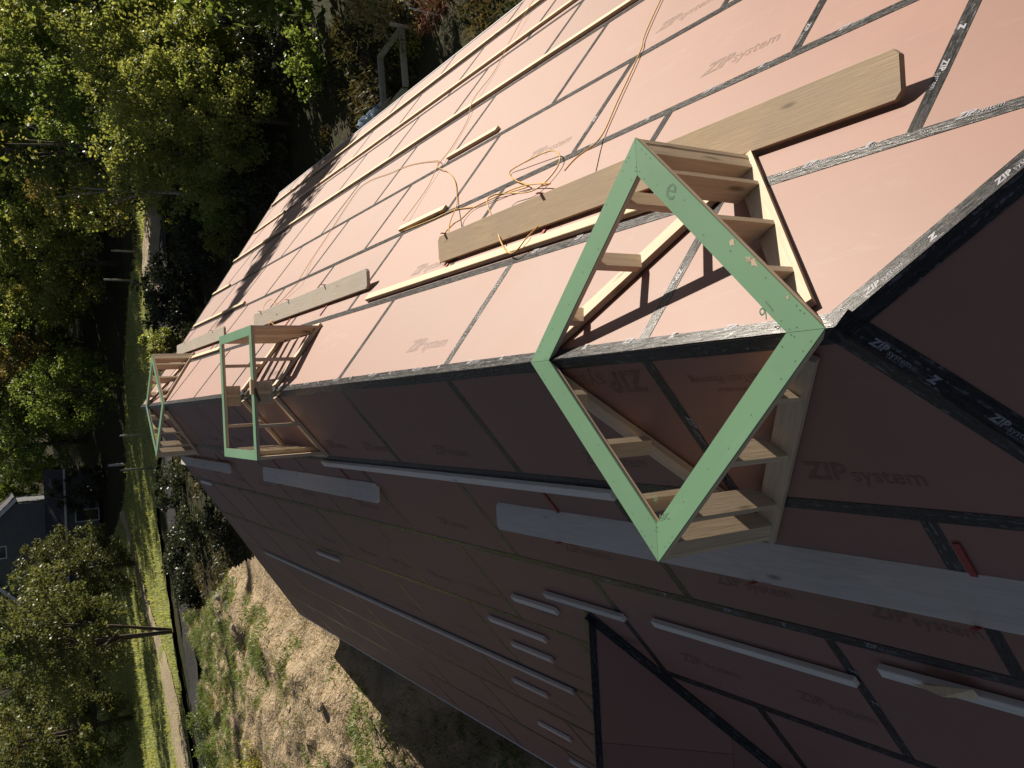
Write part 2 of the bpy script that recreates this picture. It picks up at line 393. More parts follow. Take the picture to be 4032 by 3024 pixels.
# deck under the panels, walls, drip edges
def solid(name, verts, faces, mat, parent=None, **kw):
    me = bpy.data.meshes.new(name); c = sum((Vector(v) for v in verts), Vector()) / len(verts)
    me.from_pydata([tuple(Vector(v) - c) for v in verts], [], faces); me.update()
    return tag(link(name, me, mat, parent, Matrix.Translation(c)), **kw)
XE = A_EAVE * CP; ZE = -A_EAVE * SP; D = 0.022
solid('roof_deck', [(0, Y0, -D), (0, Y1, -D), (XE, Y1 + XE, ZE - D), (XE, Y0 - XE, ZE - D), (-XE, Y1 + XE, ZE - D), (-XE, Y0 - XE, ZE - D)],
      [(0, 3, 2, 1), (0, 1, 4, 5), (1, 2, 4), (0, 5, 3), (2, 3, 5, 4)], MT['old'], house)
wz = WZ - D
solid('wing_roof_deck', [(WX0, WY, wz), (WXE, WY, wz), (WXE, WY - WH, ZE - D), (WX0 - WH, WY - WH, ZE - D), (WXE, WY + WH, ZE - D), (WX0 - WH, WY + WH, ZE - D)],
      [(0, 1, 2, 3), (1, 0, 5, 4), (1, 4, 2), (2, 4, 5, 3)], MT['old'], house)
IN = 0.5
def wallbox(x0, x1, y0, y1, z0, z1):
    v = [(x, y, z) for z in (z0, z1) for x, y in ((x0, y0), (x1, y0), (x1, y1), (x0, y1))]
    return v, [(0, 1, 5, 4), (1, 2, 6, 5), (2, 3, 7, 6), (3, 0, 4, 7)]
v, f = wallbox(-XE + IN, XE - IN, Y0 - XE + IN, Y1 + XE - IN, GROUND - 0.3, ZE - D - .002); solid('wall', v, f, MT['wall'], house)
v, f = wallbox(WXE + IN, -XE + IN - .003, WY - WH + IN, WY + WH - IN, GROUND - 0.3, ZE - D - .002); solid('wall', v, f, MT['wall'], house)
def edge(p, q, n_): beam('drip_edge', p, q, 0.055, 0.09, n_, MT['metal'], house, 0.002, (0, -0.38))
edge(PR(A_EAVE + .02, Y0 - XE), PR(A_EAVE + .02, Y1 + XE), NR)
edge(PL(A_EAVE + .02, WY + WH), PL(A_EAVE + .02, Y1 + XE), NL)
edge(PL(A_EAVE + .02, Y0 - XE), PL(A_EAVE + .02, WY - WH), NL)
edge(PF(A_EAVE + .02, -XE), PF(A_EAVE + .02, XE), NF)
edge(PWn(WH / CP + .02, WXE), PWn(WH / CP + .02, WX0 - WH), NN); edge(PWf(WH / CP + .02, WXE), PWf(WH / CP + .02, WX0 - WH), NF)

# ------------------------------------------------------------------ seam tape
TAPES = []
def tape(P, a, b, width=0.078, nrm=None, lift=0.0030, side=0.0):
    p, q = P(*a), P(*b)
    m = frame((p + q) / 2 + nrm * lift, q - p, nrm); L = (q - p).length
    nseg = max(1, min(24, int(L / 0.35))); vs = []; fs = []
    for i in range(nseg + 1):
        x = -L / 2 + L * i / nseg; j = random.uniform(-.0035, .0035); j2 = random.uniform(-.0035, .0035)
        vs += [(x, -width / 2 + side + j, 0), (x, width / 2 + side + j2, 0)]
    for i in range(nseg): fs.append((2 * i, 2 * i + 2, 2 * i + 3, 2 * i + 1))
    nv = len(vs); vs += [(x, y, -0.0014) for x, y, z in vs]
    bd = [2 * i for i in range(nseg + 1)] + [2 * i + 1 for i in range(nseg, -1, -1)]
    for i in range(len(bd)): fs.append((bd[i], bd[i - 1], bd[i - 1] + nv, bd[i] + nv))
    me = bpy.data.meshes.new('seam_tape'); me.from_pydata(vs, [], fs); me.update()
    o = link('seam_tape', me, MT['tape'], house, m); TAPES.append(o); return o

def slope_tapes(P, nrm, rows):
    for i, (a0, a1, st, step) in enumerate(rows):
        if i: tape(P, (a0, Y0 - a0 * CP + .02), (a0, Y1 + a0 * CP - .02), nrm=nrm, lift=0.0036)
        y = st + (math.floor((-7 - st) / step)) * step
        while y < 25:
            lo, hi = a0 + 0.03, a1 - 0.03
            if y > Y1: lo = max(lo, (y - Y1) / CP + .03)
            if y < Y0: lo = max(lo, (Y0 - y) / CP + .03)
            if hi - lo > 0.15: tape(P, (lo, y), (hi, y), nrm=nrm, lift=0.0022)
            y += step
slope_tapes(PR, NR, ROWS_R); slope_tapes(PL, NL, ROWS_L)
# ridge (two folded halves), four hips, wing ridge and valleys
def fold(Pa, na, Pb, nb, a, b, a2, b2, wd=0.075):
    out = []
    for P, n_, s, e in ((Pa, na, a, b), (Pb, nb, a2, b2)):
        d_ = (P(*e) - P(*s)).normalized(); yv = n_.cross(d_)
        out.append((P, n_, s, e, yv))
    return out
def half(p, q, nrm, inward, wd=0.075, lift=0.005):
    p, q = Vector(p), Vector(q); d_ = (q - p).normalized(); yv = nrm.cross(d_)
    s = 1 if yv.dot(inward) > 0 else -1
    return tape(lambda t, _=0: p + (q - p) * t, (0,), (1,), wd, nrm, lift, s * wd / 2)
z3 = Vector((0, 0, 0))
T_RIDGE_R = half((0, Y0, 0), (0, Y1, 0), NR, Vector((1, 0, 0))); T_RIDGE_L = half((0, Y0, 0), (0, Y1, 0), NL, Vector((-1, 0, 0)))
APN, APF = Vector((0, Y0, 0)), Vector((0, Y1, 0))
CN = [Vector((sx * XE, Y0 - XE, ZE)) for sx in (1, -1)]; CF = [Vector((sx * XE, Y1 + XE, ZE)) for sx in (1, -1)]
T_HR = half(APN, CN[0], NR, Vector((0, 1, 0)), 0.09); T_HRn = half(APN, CN[0], NN, Vector((0, -1, 0)), 0.07)
T_HL = half(APN, CN[1], NL, Vector((0, 1, 0)), 0.07); T_HLn = half(APN, CN[1], NN, Vector((0, -1, 0)), 0.09)
half(APF, CF[0], NR, Vector((0, -1, 0)), 0.06); half(APF, CF[1], NL, Vector((0, -1, 0)), 0.06)
WA = Vector((WX0, WY, WZ))
half(WA, (WXE, WY, WZ), NN, Vector((0, -1, 0)), 0.065); half(WA, (WXE, WY, WZ), NF, Vector((0, 1, 0)), 0.05)
half(WA, (WX0 - WH, WY - WH, ZE), NN, Vector((-1, 0, 0)), 0.065); half(WA, (WX0 - WH, WY - WH, ZE), NL, Vector((0, -1, 0)), 0.06, 0.0065)
half(WA, (WX0 - WH, WY + WH, ZE), NL, Vector((0, 1, 0)), 0.06, 0.0065)

# printing on panels and on tape
LOGO = text_mesh('printed_logo', [('ZIP', 0.175, 0, 0, 0.035, 0.22)])
LOGO2 = text_mesh('printed_word', [('system', 0.15, 0.285, -0.004, 0.006, 0.0)])
SUBL = text_mesh('printed_small_line', [('AdvanTech Flooring', 0.075, 0, 0, 0.0, 0.0)])
SUBL2 = text_mesh('printed_line', [('FROM THE CREATORS OF', 0.035, 0.05, 0.085, 0.0, 0.0)])
TLOGO = text_mesh('tape_logo', [('ZIP', 0.052, 0, 0, 0.045, 0.28), ('system', 0.042, 0.088, 0.0, 0.0, 0.1), ('FLASHING TAPE', 0.0125, 0.09, -0.014, 0.0, 0.0)])
TMARK = text_mesh('tape_mark', [('Z', 0.05, 0, 0, 0.07, 0.35), ('tape', 0.014, 0.0, -0.016, 0, 0), ('tape', 0.014, 0.04, -0.016, 0, 0)])
def panel_print(pan, P, nrm, a, y, dirn, mesh=None, scale=1.0):
    """dirn -1: text runs towards -Y with its top upslope (left) ; +1 the other way round"""
    best = [q for q in pan if q[1] <= a < q[2] and q[3] <= y < q[4]]
    if not best: return
    p = P(a, y, 0.0012); m = frame(p, Vector((0, dirn, 0)), nrm) @ Matrix.Scale(scale, 4)
    link('printed_logo', mesh or LOGO, MT['print'], best[0][0], m)
    if mesh is None: link('printed_word', LOGO2, MT['print'], best[0][0], m)
for q in PAN_L:
    o, a0, a1, y0, y1 = q
    if y0 > 15 or y1 < -1.2 or a0 > 6.5: continue
    for t in ((0.55,) if random.random() < .5 else (0.30, 0.80)):
        for aa in ((a0 + a1) / 2 + 0.28,) if a0 > 0.5 else (0.86,):
            yy = y0 + t * (y1 - y0)
            if -0.6 - aa * CP * 0.5 < yy < 15 and aa < a1: panel_print([q], PL, NL, aa, yy if not (aa < 1 and yy < 1) else yy + .42, -1, None, 0.88)
panel_print(PAN_L, PL, NL, 0.13, 1.22, 1, None, 1.15)
panel_print(PAN_L, PL, NL, 0.20, 0.35, 1, SUBL, 0.9); panel_print(PAN_L, PL, NL, 0.20, 0.35, 1, SUBL2, 0.9)
for q in PAN_R:
    o, a0, a1, y0, y1 = q
    if y0 > 9 or y1 < -1.2 or a0 > 4: continue
    yy = y0 + 0.45
    if yy > 0.1 and random.random() < 0.6: panel_print([q], PR, NR, a0 + 0.28, yy + 0.5, -1)
def tape_print(t, a, b, offs, step, nrm, shift, flip=False, end=99):
    a, b = Vector(a), Vector(b); d_ = (b - a).normalized(); L = (b - a).length; s = offs; k = 0
    while s < min(L, end):
        x = -d_ if flip else d_
        m = frame(a + d_ * s + nrm * 0.0062 + shift, x, nrm) @ Matrix.Scale(.85, 4)
        link('tape_logo', TLOGO if k % 2 == 0 else TMARK, MT['white'], t, m)
        s += step; k += 1
tape_print(T_RIDGE_R, (0, 2.1, 0), (0, 0, 0), 0.1, 0.36, NR, NR.cross(Vector((0, -1, 0))) * 0 + Vector((CP, 0, -SP)) * 0.055, end=2.2)
tape_print(T_RIDGE_R, (0, 17, 0), (0, 2.5, 0), 9.5, 0.45, NR, Vector((CP, 0, -SP)) * 0.055)
dh = (CN[0] - APN).normalized(); tape_print(T_HR, APN, CN[0], 0.17, 0.30, NR, (NR.cross(dh)) * 0.02, end=2.2)
dl = (CN[1] - APN).normalized(); tape_print(T_HLn, APN, CN[1], 0.14, 0.25, NN, NN.cross(dl) * 0.02, end=2.2)
for t in TAPES:                                   # a few of the near straight runs
    m = WM[t]; c = m.translation; L = t.dimensions.x if t.dimensions.x else 0
for (a, y) in ((1.60, 0.0), (1.85, 0.0), (2.6, 1.22), (2.9, 1.22), (2.8, 3.55), (0.55, 1.13), (0.85, 1.13)):
    tt = min(TAPES, key=lambda t: (WM[t].translation - PR(a, y)).length)
    link('tape_logo', TLOGO if a in (1.60, 2.6, 2.8, 0.55) else TMARK, MT['white'], tt, frame(PR(a, y + 0.018, 0.0050), Vector((-CP, 0, SP)), NR))
for (a, y) in ((1.50, 2.31), (1.3, 4.59), (0.45, 1.115), (0.75, 1.115), (2.5, 1.17), (2.8, 1.17)):
    tt = min(TAPES, key=lambda t: (WM[t].translation - PL(a, y)).length)
    link('tape_logo', TLOGO if y > 2 or a < .5 else TMARK, MT['white'], tt, frame(PL(a, y - 0.012, 0.0050), Vector((-CP, 0, -SP)), NL))
for y in (-0.2, 0.25, 0.6, 1.35, 2.55, 3.1):
    tt = min(TAPES, key=lambda t: abs(WM[t].translation.z + 1.09 * SP) + abs(WM[t].translation.x - 1.09 * CP))
    link('tape_logo', TMARK if y in (0.25, 1.35) else TLOGO, MT['white'], tt, frame(PR(1.105, y, 0.0055), Vector((0, -1, 0)), NR))
for y in (0.9, 1.5, 2.0, 2.6, 3.3):
    for P_, n_, a in ((PR, NR, 2.325), (PL, NL, 2.21)):
        tt = min(TAPES, key=lambda t: (WM[t].translation - P_(a, (Y0 + Y1) / 2)).length)
        link('tape_logo', TLOGO if y in (0.9, 2.0, 3.3) else TMARK, MT['white'], tt, frame(P_(a, y, 0.0055), Vector((0, -1, 0)), n_))

# ------------------------------------------------------------------ cupola base frames
def roofz(x): return -abs(x) * TP
def cupola(kind, y, h, s, rail, labels, studs):
    k = s / math.sqrt(2)
    if kind == 'diamond': cs = [Vector((0, y, h)), Vector((k, y + k, h)), Vector((0, y + 2 * k, h)), Vector((-k, y + k, h))]
    else: cs = [Vector((-s / 2, y, h)), Vector((s / 2, y, h)), Vector((s / 2, y + s, h)), Vector((-s / 2, y + s, h))]
    cen = sum(cs, Vector()) / 4
    root = empty('cupola_frame', (cen.x, cen.y, roofz(cs[1].x)), **labels)
    zt = Vector((0, 0, 1)); ply, plate = 0.0088, 0.030
    for i in range(4):
        a, b = cs[i], cs[(i + 1) % 4]; d_ = (b - a).normalized(); inn = zt.cross(d_)
        if inn.dot(cen - a) < 0: inn = -inn
        g = 0.0012
        ia, ib = a + (inn + d_) * rail, b + (inn - d_) * rail
        top = [a + d_ * g + inn * 0, b - d_ * g, ib - d_ * g, ia + d_ * g]
        prism('top_rail', top, zt, ply, MT['green'], root, xdir=d_)
        lo = 0.0015
        prism('top_plate', [p - zt * (ply + .0004) + inn * (lo if j < 2 else -0.006) + d_ * (lo if j in (0, 3) else -lo) for j, p in enumerate(top)], zt, plate, MT['wood'], root, xdir=d_)
        zb = h - ply - plate - 0.0008
        # sills lying on the roof (split where the wall crosses the ridge)
        segs = [(a, b)] if a.x * b.x >= -1e-6 else [(a, Vector((0, a.y, h))), (Vector((0, a.y, h)), b)]
        for p, q in segs:
            sx = 1 if (p.x + q.x) > 0 else -1; nr = NR if sx > 0 else NL
            P0 = Vector((p.x, p.y, roofz(p.x))); P1 = Vector((q.x, q.y, roofz(q.x)))
            e = (P1 - P0).normalized(); iv = nr.cross(e)
            if iv.dot(inn) < 0: iv = -iv
            L = (P1 - P0).length; rs = 0.17 if kind == 'diamond' else 0.06; sh0 = rs if abs(p.x) < 0.01 else 0.0; sh1 = rs if abs(q.x) < 0.01 else 0.0
            c0 = P0 + e * sh0; c1 = P1 - e * sh1
            if kind == 'diamond':
                t0 = 0.0 if sh0 else 0.0; t1 = 0.0
                pr = [c0, c1, c1 + iv * rail * .9 - e * (0.13 if not sh1 else -0.0), c0 + iv * rail * .9 + e * (0.13 if not sh0 else 0.0)]
            else:
                along = abs(p.x - q.x) < 1e-6
                pr = [c0, c1, c1 + iv * rail * .9, c0 + iv * rail * .9]
                if along: pr = [c0 + e * 0.095 * (1), c1 - e * 0.095, c1 - e * 0.095 + iv * rail * .9, c0 + e * 0.095 + iv * rail * .9]
            pr = [v_ + nr * 0.046 for v_ in pr]
            prism('sill_plate', pr, nr, 0.038, MT['wood'], root, xdir=e)
        # studs: fractions along the side
        for fr in studs[i]:
            p = a + (b - a) * fr; c = p + inn * (rail / 2 - 0.003)
            xs = [c.x + s1 * inn.x * rail / 2 + s2 * d_.x * .019 for s1 in (-1, 1) for s2 in (-1, 1)]
            dep = rail * 0.93; tt = 0.037
            vs = []
            for s1, s2 in ((-1, -1), (1, -1), (1, 1), (-1, 1)):
                q = c + inn * s1 * dep / 2 + d_ * s2 * tt / 2
                vs.append((q.x, q.y))
            lowest = [roofz(x_) + 0.046 / CP + 0.0008 for x_, _ in vs]
            if max(lowest) > zb - 0.012: continue
            base = sum(lowest) / 4
            mm = frame(Vector((c.x, c.y, (zb + base) / 2)), zt, inn); mi = mm.inverted()
            pts = [mi @ Vector((x_, y_, z_)) for (x_, y_), z_ in zip(vs, lowest)] + [mi @ Vector((x_, y_, zb)) for x_, y_ in vs]
            me = bpy.data.meshes.new('stud')
            me.from_pydata([tuple(q) for q in pts], [], [(0, 1, 2, 3)[::-1], (4, 5, 6, 7), (0, 1, 5, 4), (1, 2, 6, 5), (2, 3, 7, 6), (3, 0, 4, 7)]); me.update()
            link('stud', me, MT['wood'], root, mm)
    return root, cs

S = 1.542
FR = [0.27, 0.53, 0.79, 0.915, 0.985]
fw_ = FR; bw = [1 - q for q in FR]
G1 = 'unfinished cupola frames along the ridge'
c1_, cs1 = cupola('diamond', -0.027, 0.014, 1.511, 0.135,
    dict(label='nearest diamond-set cupola frame with green top at the near end of the ridge', cat='roof frame', group=G1), [fw_, bw, fw_, bw])
c2_, cs2 = cupola('square', 7.543, 0.239, S, 0.108,
    dict(label='middle cupola base frame with green top set square across the ridge', cat='roof frame', group=G1),
    [[0.014, 0.25, 0.5, 0.745, 0.986], [0.09, 0.30, 0.52, 0.74, 0.91], [0.014, 0.25, 0.5, 0.75, 0.986], [0.09, 0.30, 0.52, 0.74, 0.91]])
c3_, cs3 = cupola('diamond', 14.67, 0.014, 1.444, 0.125,
    dict(label='farthest diamond-set cupola base frame with green top at the far end of the ridge', cat='roof frame', group=G1), [fw_, bw, fw_, bw])
# pencil marks on the near frame
rails = [o for o in c1_.children if o.name.startswith('top_rail')]
def mark(rail, s, size, pos, xd, bold=0.0):
    link('pencil_mark', text_mesh('mark_' + s, [(s, 1.0, 0, 0, bold, 0.1)]), MT['pencil'], rail, frame(Vector(pos), xd, (0, 0, 1)) @ Matrix.Scale(size, 4))
zt_ = 0.014 + 0.0009
mark(rails[0], 'e', 0.17, (0.72, 0.86, zt_), (-0.3, -0.8, 0), 0.0); mark(rails[0], '16', 0.085, (0.16, 0.25, zt_), (-0.707, 0.707, 0))
mark(rails[3], 'A0C', 0.045, (-0.86, 1.02, zt_), (0.2, -1, 0)); mark(rails[3], '*', 0.09, (-0.80, 1.05, zt_), (0.2, -1, 0)) if len(rails) > 3 else None
def chip(pos, r_, seed):
    rg_ = random.Random(seed); pts_ = [(r_ * rg_.uniform(.5, 1.1) * math.cos(a_ * .628) * (1.5 if a_ % 5 == 0 else 1), r_ * rg_.uniform(.5, 1.1) * math.sin(a_ * .628), 0) for a_ in range(10)]
    me_ = bpy.data.meshes.new('paint_chip'); me_.from_pydata(pts_, [], [tuple(range(10))]); me_.update()
    link('paint_chip', me_, MT['wood'], rails[0], frame(Vector(pos), (0.7, 0.7, 0), (0, 0, 1)))
chip((0.425, 0.435, zt_), .017, 1); chip((0.335, 0.345, zt_), .016, 2); chip((0.318, 0.318, zt_), .020, 3); chip((0.145, 0.147, zt_), .009, 4)
for i_, ra in enumerate(rails):                      # nail heads at the joints and along the rails
    a_, b_ = cs1[i_], cs1[(i_ + 1) % 4]; dn = (b_ - a_).normalized(); nn = Vector((-dn.y, dn.x, 0)); nn = nn if nn.dot(Vector((0, 1.07, 0)) - a_) > 0 else -nn
    rg_ = random.Random(70 + i_)
    me_ = bpy.data.meshes.get('nail_head') or bpy.data.meshes.new('nail_head')
    if not me_.vertices: me_.from_pydata([(0.0042 * math.cos(k_ * 1.047), 0.0042 * math.sin(k_ * 1.047), 0) for k_ in range(6)], [], [tuple(range(6))]); me_.update()
    for t_ in [.07, .09, .12, .25, .4, .52, .66, .8, .88, .91, .94]:
        for w__ in ((.02, .115) if t_ < .15 or t_ > .85 else (rg_.uniform(.02, .115),)):
            p_ = a_ + dn * (1.511 * (t_ + rg_.uniform(-.01, .01))) + nn * (w__ + rg_.uniform(-.006, .006)); p_.z = zt_
            link('nail_head', me_, MT['pencil'] if rg_.random() < .6 else MT['white'], ra, Matrix.Translation(p_))
# ridge blocks and a scrap block clamped on the near rail of the middle frame
for yy in (7.543 + 0.05, 7.543 + S - 0.05):
    beam('ridge_block', (-0.13, yy, 0.10), (0.13, yy, 0.10), 0.036, 0.17, (0, 0, 1), MT['wood'], c2_)
beam('scrap_block', (-0.02, 7.535, 0.262), (0.15, 7.535, 0.262), 0.07, 0.036, (0, 0, 1), MT['cleat'], c2_)
beam('scrap_strip', (-0.10, 7.53, 0.18), (0.05, 7.52, 0.235), 0.03, 0.02, (0, -1, 0.4), MT['bark'], c2_)

# ------------------------------------------------------------------ staging planks on red brackets
def plank(name, sx, xi, xo, ya, yb, z, mat, label, brk, group):
    """level plank; inner edge xi, outer edge xo (absolute x)"""
    xc = sx * (xi + xo) / 2; th = 0.04
    root = empty(name, (xc, (ya + yb) / 2, z - th), label=label, cat='plank', group=group)
    L = yb - ya; W = xo - xi
    bm = bmesh.new(); ch = 0.035
    pts = [(-L / 2 + ch, -W / 2), (L / 2 - ch, -W / 2), (L / 2, -W / 2 + ch), (L / 2, W / 2 - ch), (L / 2 - ch, W / 2), (-L / 2 + ch, W / 2), (-L / 2, W / 2 - ch), (-L / 2, -W / 2 + ch)]
    fcs = bm.faces.new([bm.verts.new((x, y, -th)) for x, y in pts]); fcs.normal_update()
    r_ = bmesh.ops.extrude_face_region(bm, geom=[fcs]); bmesh.ops.translate(bm, vec=(0, 0, th), verts=[v_ for v_ in r_['geom'] if isinstance(v_, bmesh.types.BMVert)])
    bmesh.ops.recalc_face_normals(bm, faces=bm.faces); bmesh.ops.bevel(bm, geom=list(bm.edges), offset=0.003, segments=1, affect='EDGES')
    me = bpy.data.meshes.new('board'); bm.to_mesh(me); bm.free()
    link('board', me, mat, root, frame(Vector((xc, (ya + yb) / 2, z)), (0, 1, 0), (0, 0, 1)))
    nr = NR if sx > 0 else NL
    for yk in brk:
        if not (ya - .3 < yk < yb + .3): continue
        zi = z - th
        # arm under the plank, strap lying on the roof and brace
        beam('bracket_arm', (sx * (xi - 0.005), yk, zi - 0.012), (sx * (xo + 0.012), yk, zi - 0.012), 0.035, 0.022, (0, 0, 1), MT['red'], root, 0.002)
        beam('bracket_lip', (sx * (xo + 0.007), yk, zi - 0.02), (sx * (xo + 0.007), yk, zi + 0.075), 0.035, 0.006, (1, 0, 0), MT['red'], root, 0)
        P_ = PR if sx > 0 else PL
        beam('bracket_strap', P_(xi / CP - 0.20, yk, 0.009), P_(xo / CP - 0.02, yk, 0.009), 0.035, 0.006, nr, MT['red'], root, 0)
    return root
GP = 'staging planks on red roof brackets'
plank('staging_plank', 1, 1.085, 1.33, 0.12, 4.86, -0.815, MT['old'], 'brown staging plank on the sunlit slope beside the nearest green frame', (1.95, 3.12, 4.72), GP)
plank('staging_plank', 1, 1.09, 1.315, 6.62, 11.3, -0.815, MT['grey'], 'grey staging plank on the sunlit slope leading to the middle green frame', (8.0, 9.5, 10.9), GP)
plank('staging_plank', 1, 1.11, 1.33, 13.3, 17.65, -0.82, MT['grey'], 'grey staging plank on the sunlit slope beside the farthest green frame', (14.2, 16.8), GP)
plank('staging_plank', -1, 1.10, 1.335, -0.75, 4.14, -0.875, MT['board'], 'long pale staging plank on the shaded slope beside the nearest green frame', (-0.05, 1.25, 3.2), GP)
plank('staging_plank', -1, 1.09, 1.315, 6.75, 11.35, -0.86, MT['board'], 'pale staging plank on the shaded slope below the middle green frame', (7.6, 10.4), GP)
plank('staging_plank', -1, 1.12, 1.30, 13.4, 17.75, -0.82, MT['board'], 'pale staging plank on the shaded slope below the farthest green frame', (14.2, 16.5), GP)

# ------------------------------------------------------------------ toe boards nailed to the roof
def toe(P, nrm, a, ya, yb, label, mat='cleat', w_=0.072, t_=0.042, grp='toe boards on the sunlit slope', tilt=0.0):
    o = beam('toe_board', P(a + tilt, ya, 0.005 + t_ / 2), P(a, yb, 0.005 + t_ / 2), w_, t_, nrm, MT[mat], None, 0.004)
    return tag(o, label, 'board', grp)
toe(PR, NR, 4.95, -2.6, 21.3, 'uppermost of three long pale toe boards running along the sunlit slope')
toe(PR, NR, 6.36, -3.5, 18.2, 'middle of three long pale toe boards running along the sunlit slope')
toe(PR, NR, 7.54, -4.5, 23.0, 'lowest of three long pale toe boards running along the sunlit slope near the eave')
toe(PR, NR, 3.66, 6.03, 7.25, 'short pale toe board on the sunlit slope where the thin rope is tied')
toe(PR, NR, 2.38, 5.9, 7.07, 'short pale toe board on the sunlit slope above the end of the brown plank')
toe(PR, NR, 1.20, 1.55, 6.40, 'pale toe board lying between the brown plank and the ridge', w_=0.09)
toe(PR, NR, 2.38, 14.3, 18.9, 'pale toe board on the sunlit slope crossed by the tree shadow tip')
toe(PR, NR, 3.58, 18.4, 20.1, 'short pale toe board at the far hip of the sunlit slope')
toe(PR, NR, 6.14, 19.0, 21.8, 'short pale toe board low on the far hip in the tree shadow')
toe(PR, NR, 1.15, 13.1, 15.4, 'pale toe board on the sunlit slope between middle and farthest green frames')
GL = 'toe boards on the shaded slope'
def toel(*a, **k): return toe(PL, NL, *a, mat=k.get('mat', 'pale'), w_=k.get('w', 0.08), t_=k.get('t', 0.042), grp=GL)
toel(1.12, 2.25, 7.95, 'long pale toe board on the shaded slope just above the staging planks', w=0.075)
toel(4.72, 6.05, 19.0, 'long pale toe board low on the shaded slope', w=0.075)
toel(2.93, 4.66, 5.47, 'short grey toe board on the shaded slope above three others beside the wing ridge')
toel(2.67, 3.43, 4.61, 'grey toe board just above the point of the lower wing ridge', w=0.07)
toel(2.60, 1.15, 3.0, 'rough grey toe board on the shaded slope below the pale plank', w=0.07)
toel(2.385, -1.2, 0.88, 'splintered grey toe board at the bottom right corner of the picture', w=0.08)
toel(3.63, 5.55, 6.76, 'short grey toe board second in the group beside the wing ridge')
toel(4.08, 5.86, 6.73, 'split grey toe board third in the group beside the wing ridge')
toel(5.24, 7.11, 7.95, 'short grey toe board just below the long pale toe board')
toel(6.47, 7.75, 8.57, 'short grey toe board halfway to the shaded eave')
toel(7.42, 7.9, 8.65, 'lowest short grey toe board near the shaded eave')
toel(3.62, 11.9, 13.0, 'short grey toe board far along the shaded slope above the long pale one')
toel(2.25, 17.5, 18.45, 'tiny grey toe board at the far hip of the shaded slope')
spl = solid('wood_splinter', [PL(2.30, 0.30, .045), PL(2.31, 0.62, .10), PL(2.39, 0.60, .045), PL(2.37, 0.28, .044), PL(2.34, 0.45, .11)], [(0, 1, 4), (1, 2, 4), (2, 3, 4), (3, 0, 4), (0, 3, 2, 1)], MT['cleat'],
      label='torn splinter standing up on the toe board at the bottom right', cat='splinter')

# ------------------------------------------------------------------ cords
def cord(name, pts, rad, label, mat='cord', cat='cord', grp=None):
    P3 = spline([PR(a, y, h) for a, y, h in pts], 8); c = P3[0].copy()
    o = link(name, tube_mesh(name, [p - c for p in P3], rad, 6), MT[mat], None, Matrix.Translation(c)); return tag(o, label, cat, grp)
h0 = 0.012
cord('extension_cord', [(9.5, 5.0, .01), (4.51, 3.80, .02), (3.57, 3.48, .02), (2.84, 3.28, .02), (2.33, 3.13, .03), (1.92, 2.99, .16), (1.75, 2.97, .19)], 0.0062, 'taut yellow cord running down the sunlit slope from behind the brown plank')
cord('thin_rope', [(8.4, 9.0, .02), (7.62, 8.78, .055), (6.56, 8.42, .05), (5.74, 8.15, .02), (5.05, 8.0, .055), (4.5, 7.66, .02), (3.91, 7.47, .02), (3.55, 7.36, .05), (3.11, 7.24, .02), (2.50, 7.09, .055)], 0.0045, 'thin tan rope stretched between toe boards down the sunlit slope')
cord('extension_cord', [(2.16, 10.45, .08), (2.79, 11.05, .02), (3.40, 11.24, .02), (4.42, 11.62, .015), (4.59, 11.21, .015), (4.37, 10.05, .015), (4.19, 9.04, .015), (3.82, 7.84, .02), (3.65, 7.47, .05), (3.49, 7.32, .05), (3.27, 6.85, .02), (2.95, 6.33, .015), (2.65, 5.95, .02), (2.32, 5.57, .03), (1.83, 5.0, .14), (1.55, 4.72, .14), (1.36, 4.60, .03)], 0.0055, 'loose yellow cord wandering from the far planks to the end of the brown plank')
cord('extension_cord', [(2.34, 7.02, h0), (2.29, 6.15, h0), (2.28, 5.61, h0), (2.16, 5.03, h0), (2.15, 4.62, .02), (2.09, 4.22, .03), (2.07, 3.96, .03), (2.28, 4.37, .02), (2.50, 4.70, .02), (2.49, 4.42, .05), (2.45, 4.01, .07), (2.41, 3.80, .06), (2.28, 3.64, .04), (2.14, 3.60, .03), (1.99, 3.67, .03), (1.93, 3.82, .05), (1.97, 4.15, .10), (1.90, 4.22, .17), (1.74, 4.10, .21), (1.50, 3.87, .10), (1.31, 3.66, .06), (1.13, 3.38, .06), (1.12, 3.25, .06), (1.22, 3.19, .07), (1.36, 3.17, .05)], 0.0062, 'tangled loop of yellow cord draped over the brown plank')
cord('extension_cord', [(1.36, 4.85, .03), (1.62, 4.93, .13), (1.83, 5.0, .10), (2.00, 5.12, .03), (2.13, 5.03, .02), (2.12, 4.59, .035), (2.11, 4.24, .04), (2.06, 3.94, .045), (1.90, 3.45, .06), (1.80, 3.42, .12)], 0.0062, 'yellow cord lying along the downhill side of the brown plank')
cord('extension_cord', [(0.98, 8.77, .30), (0.98, 9.1, .25), (1.05, 9.3, .08), (1.35, 10.3, .05), (1.45, 10.75, .10), (1.70, 11.2, .14), (1.92, 11.5, .10), (1.97, 11.45, .06), (1.85, 11.1, .02), (2.16, 10.45, .06)], 0.0055, 'yellow cord looped over the far end of the grey sunlit plank')

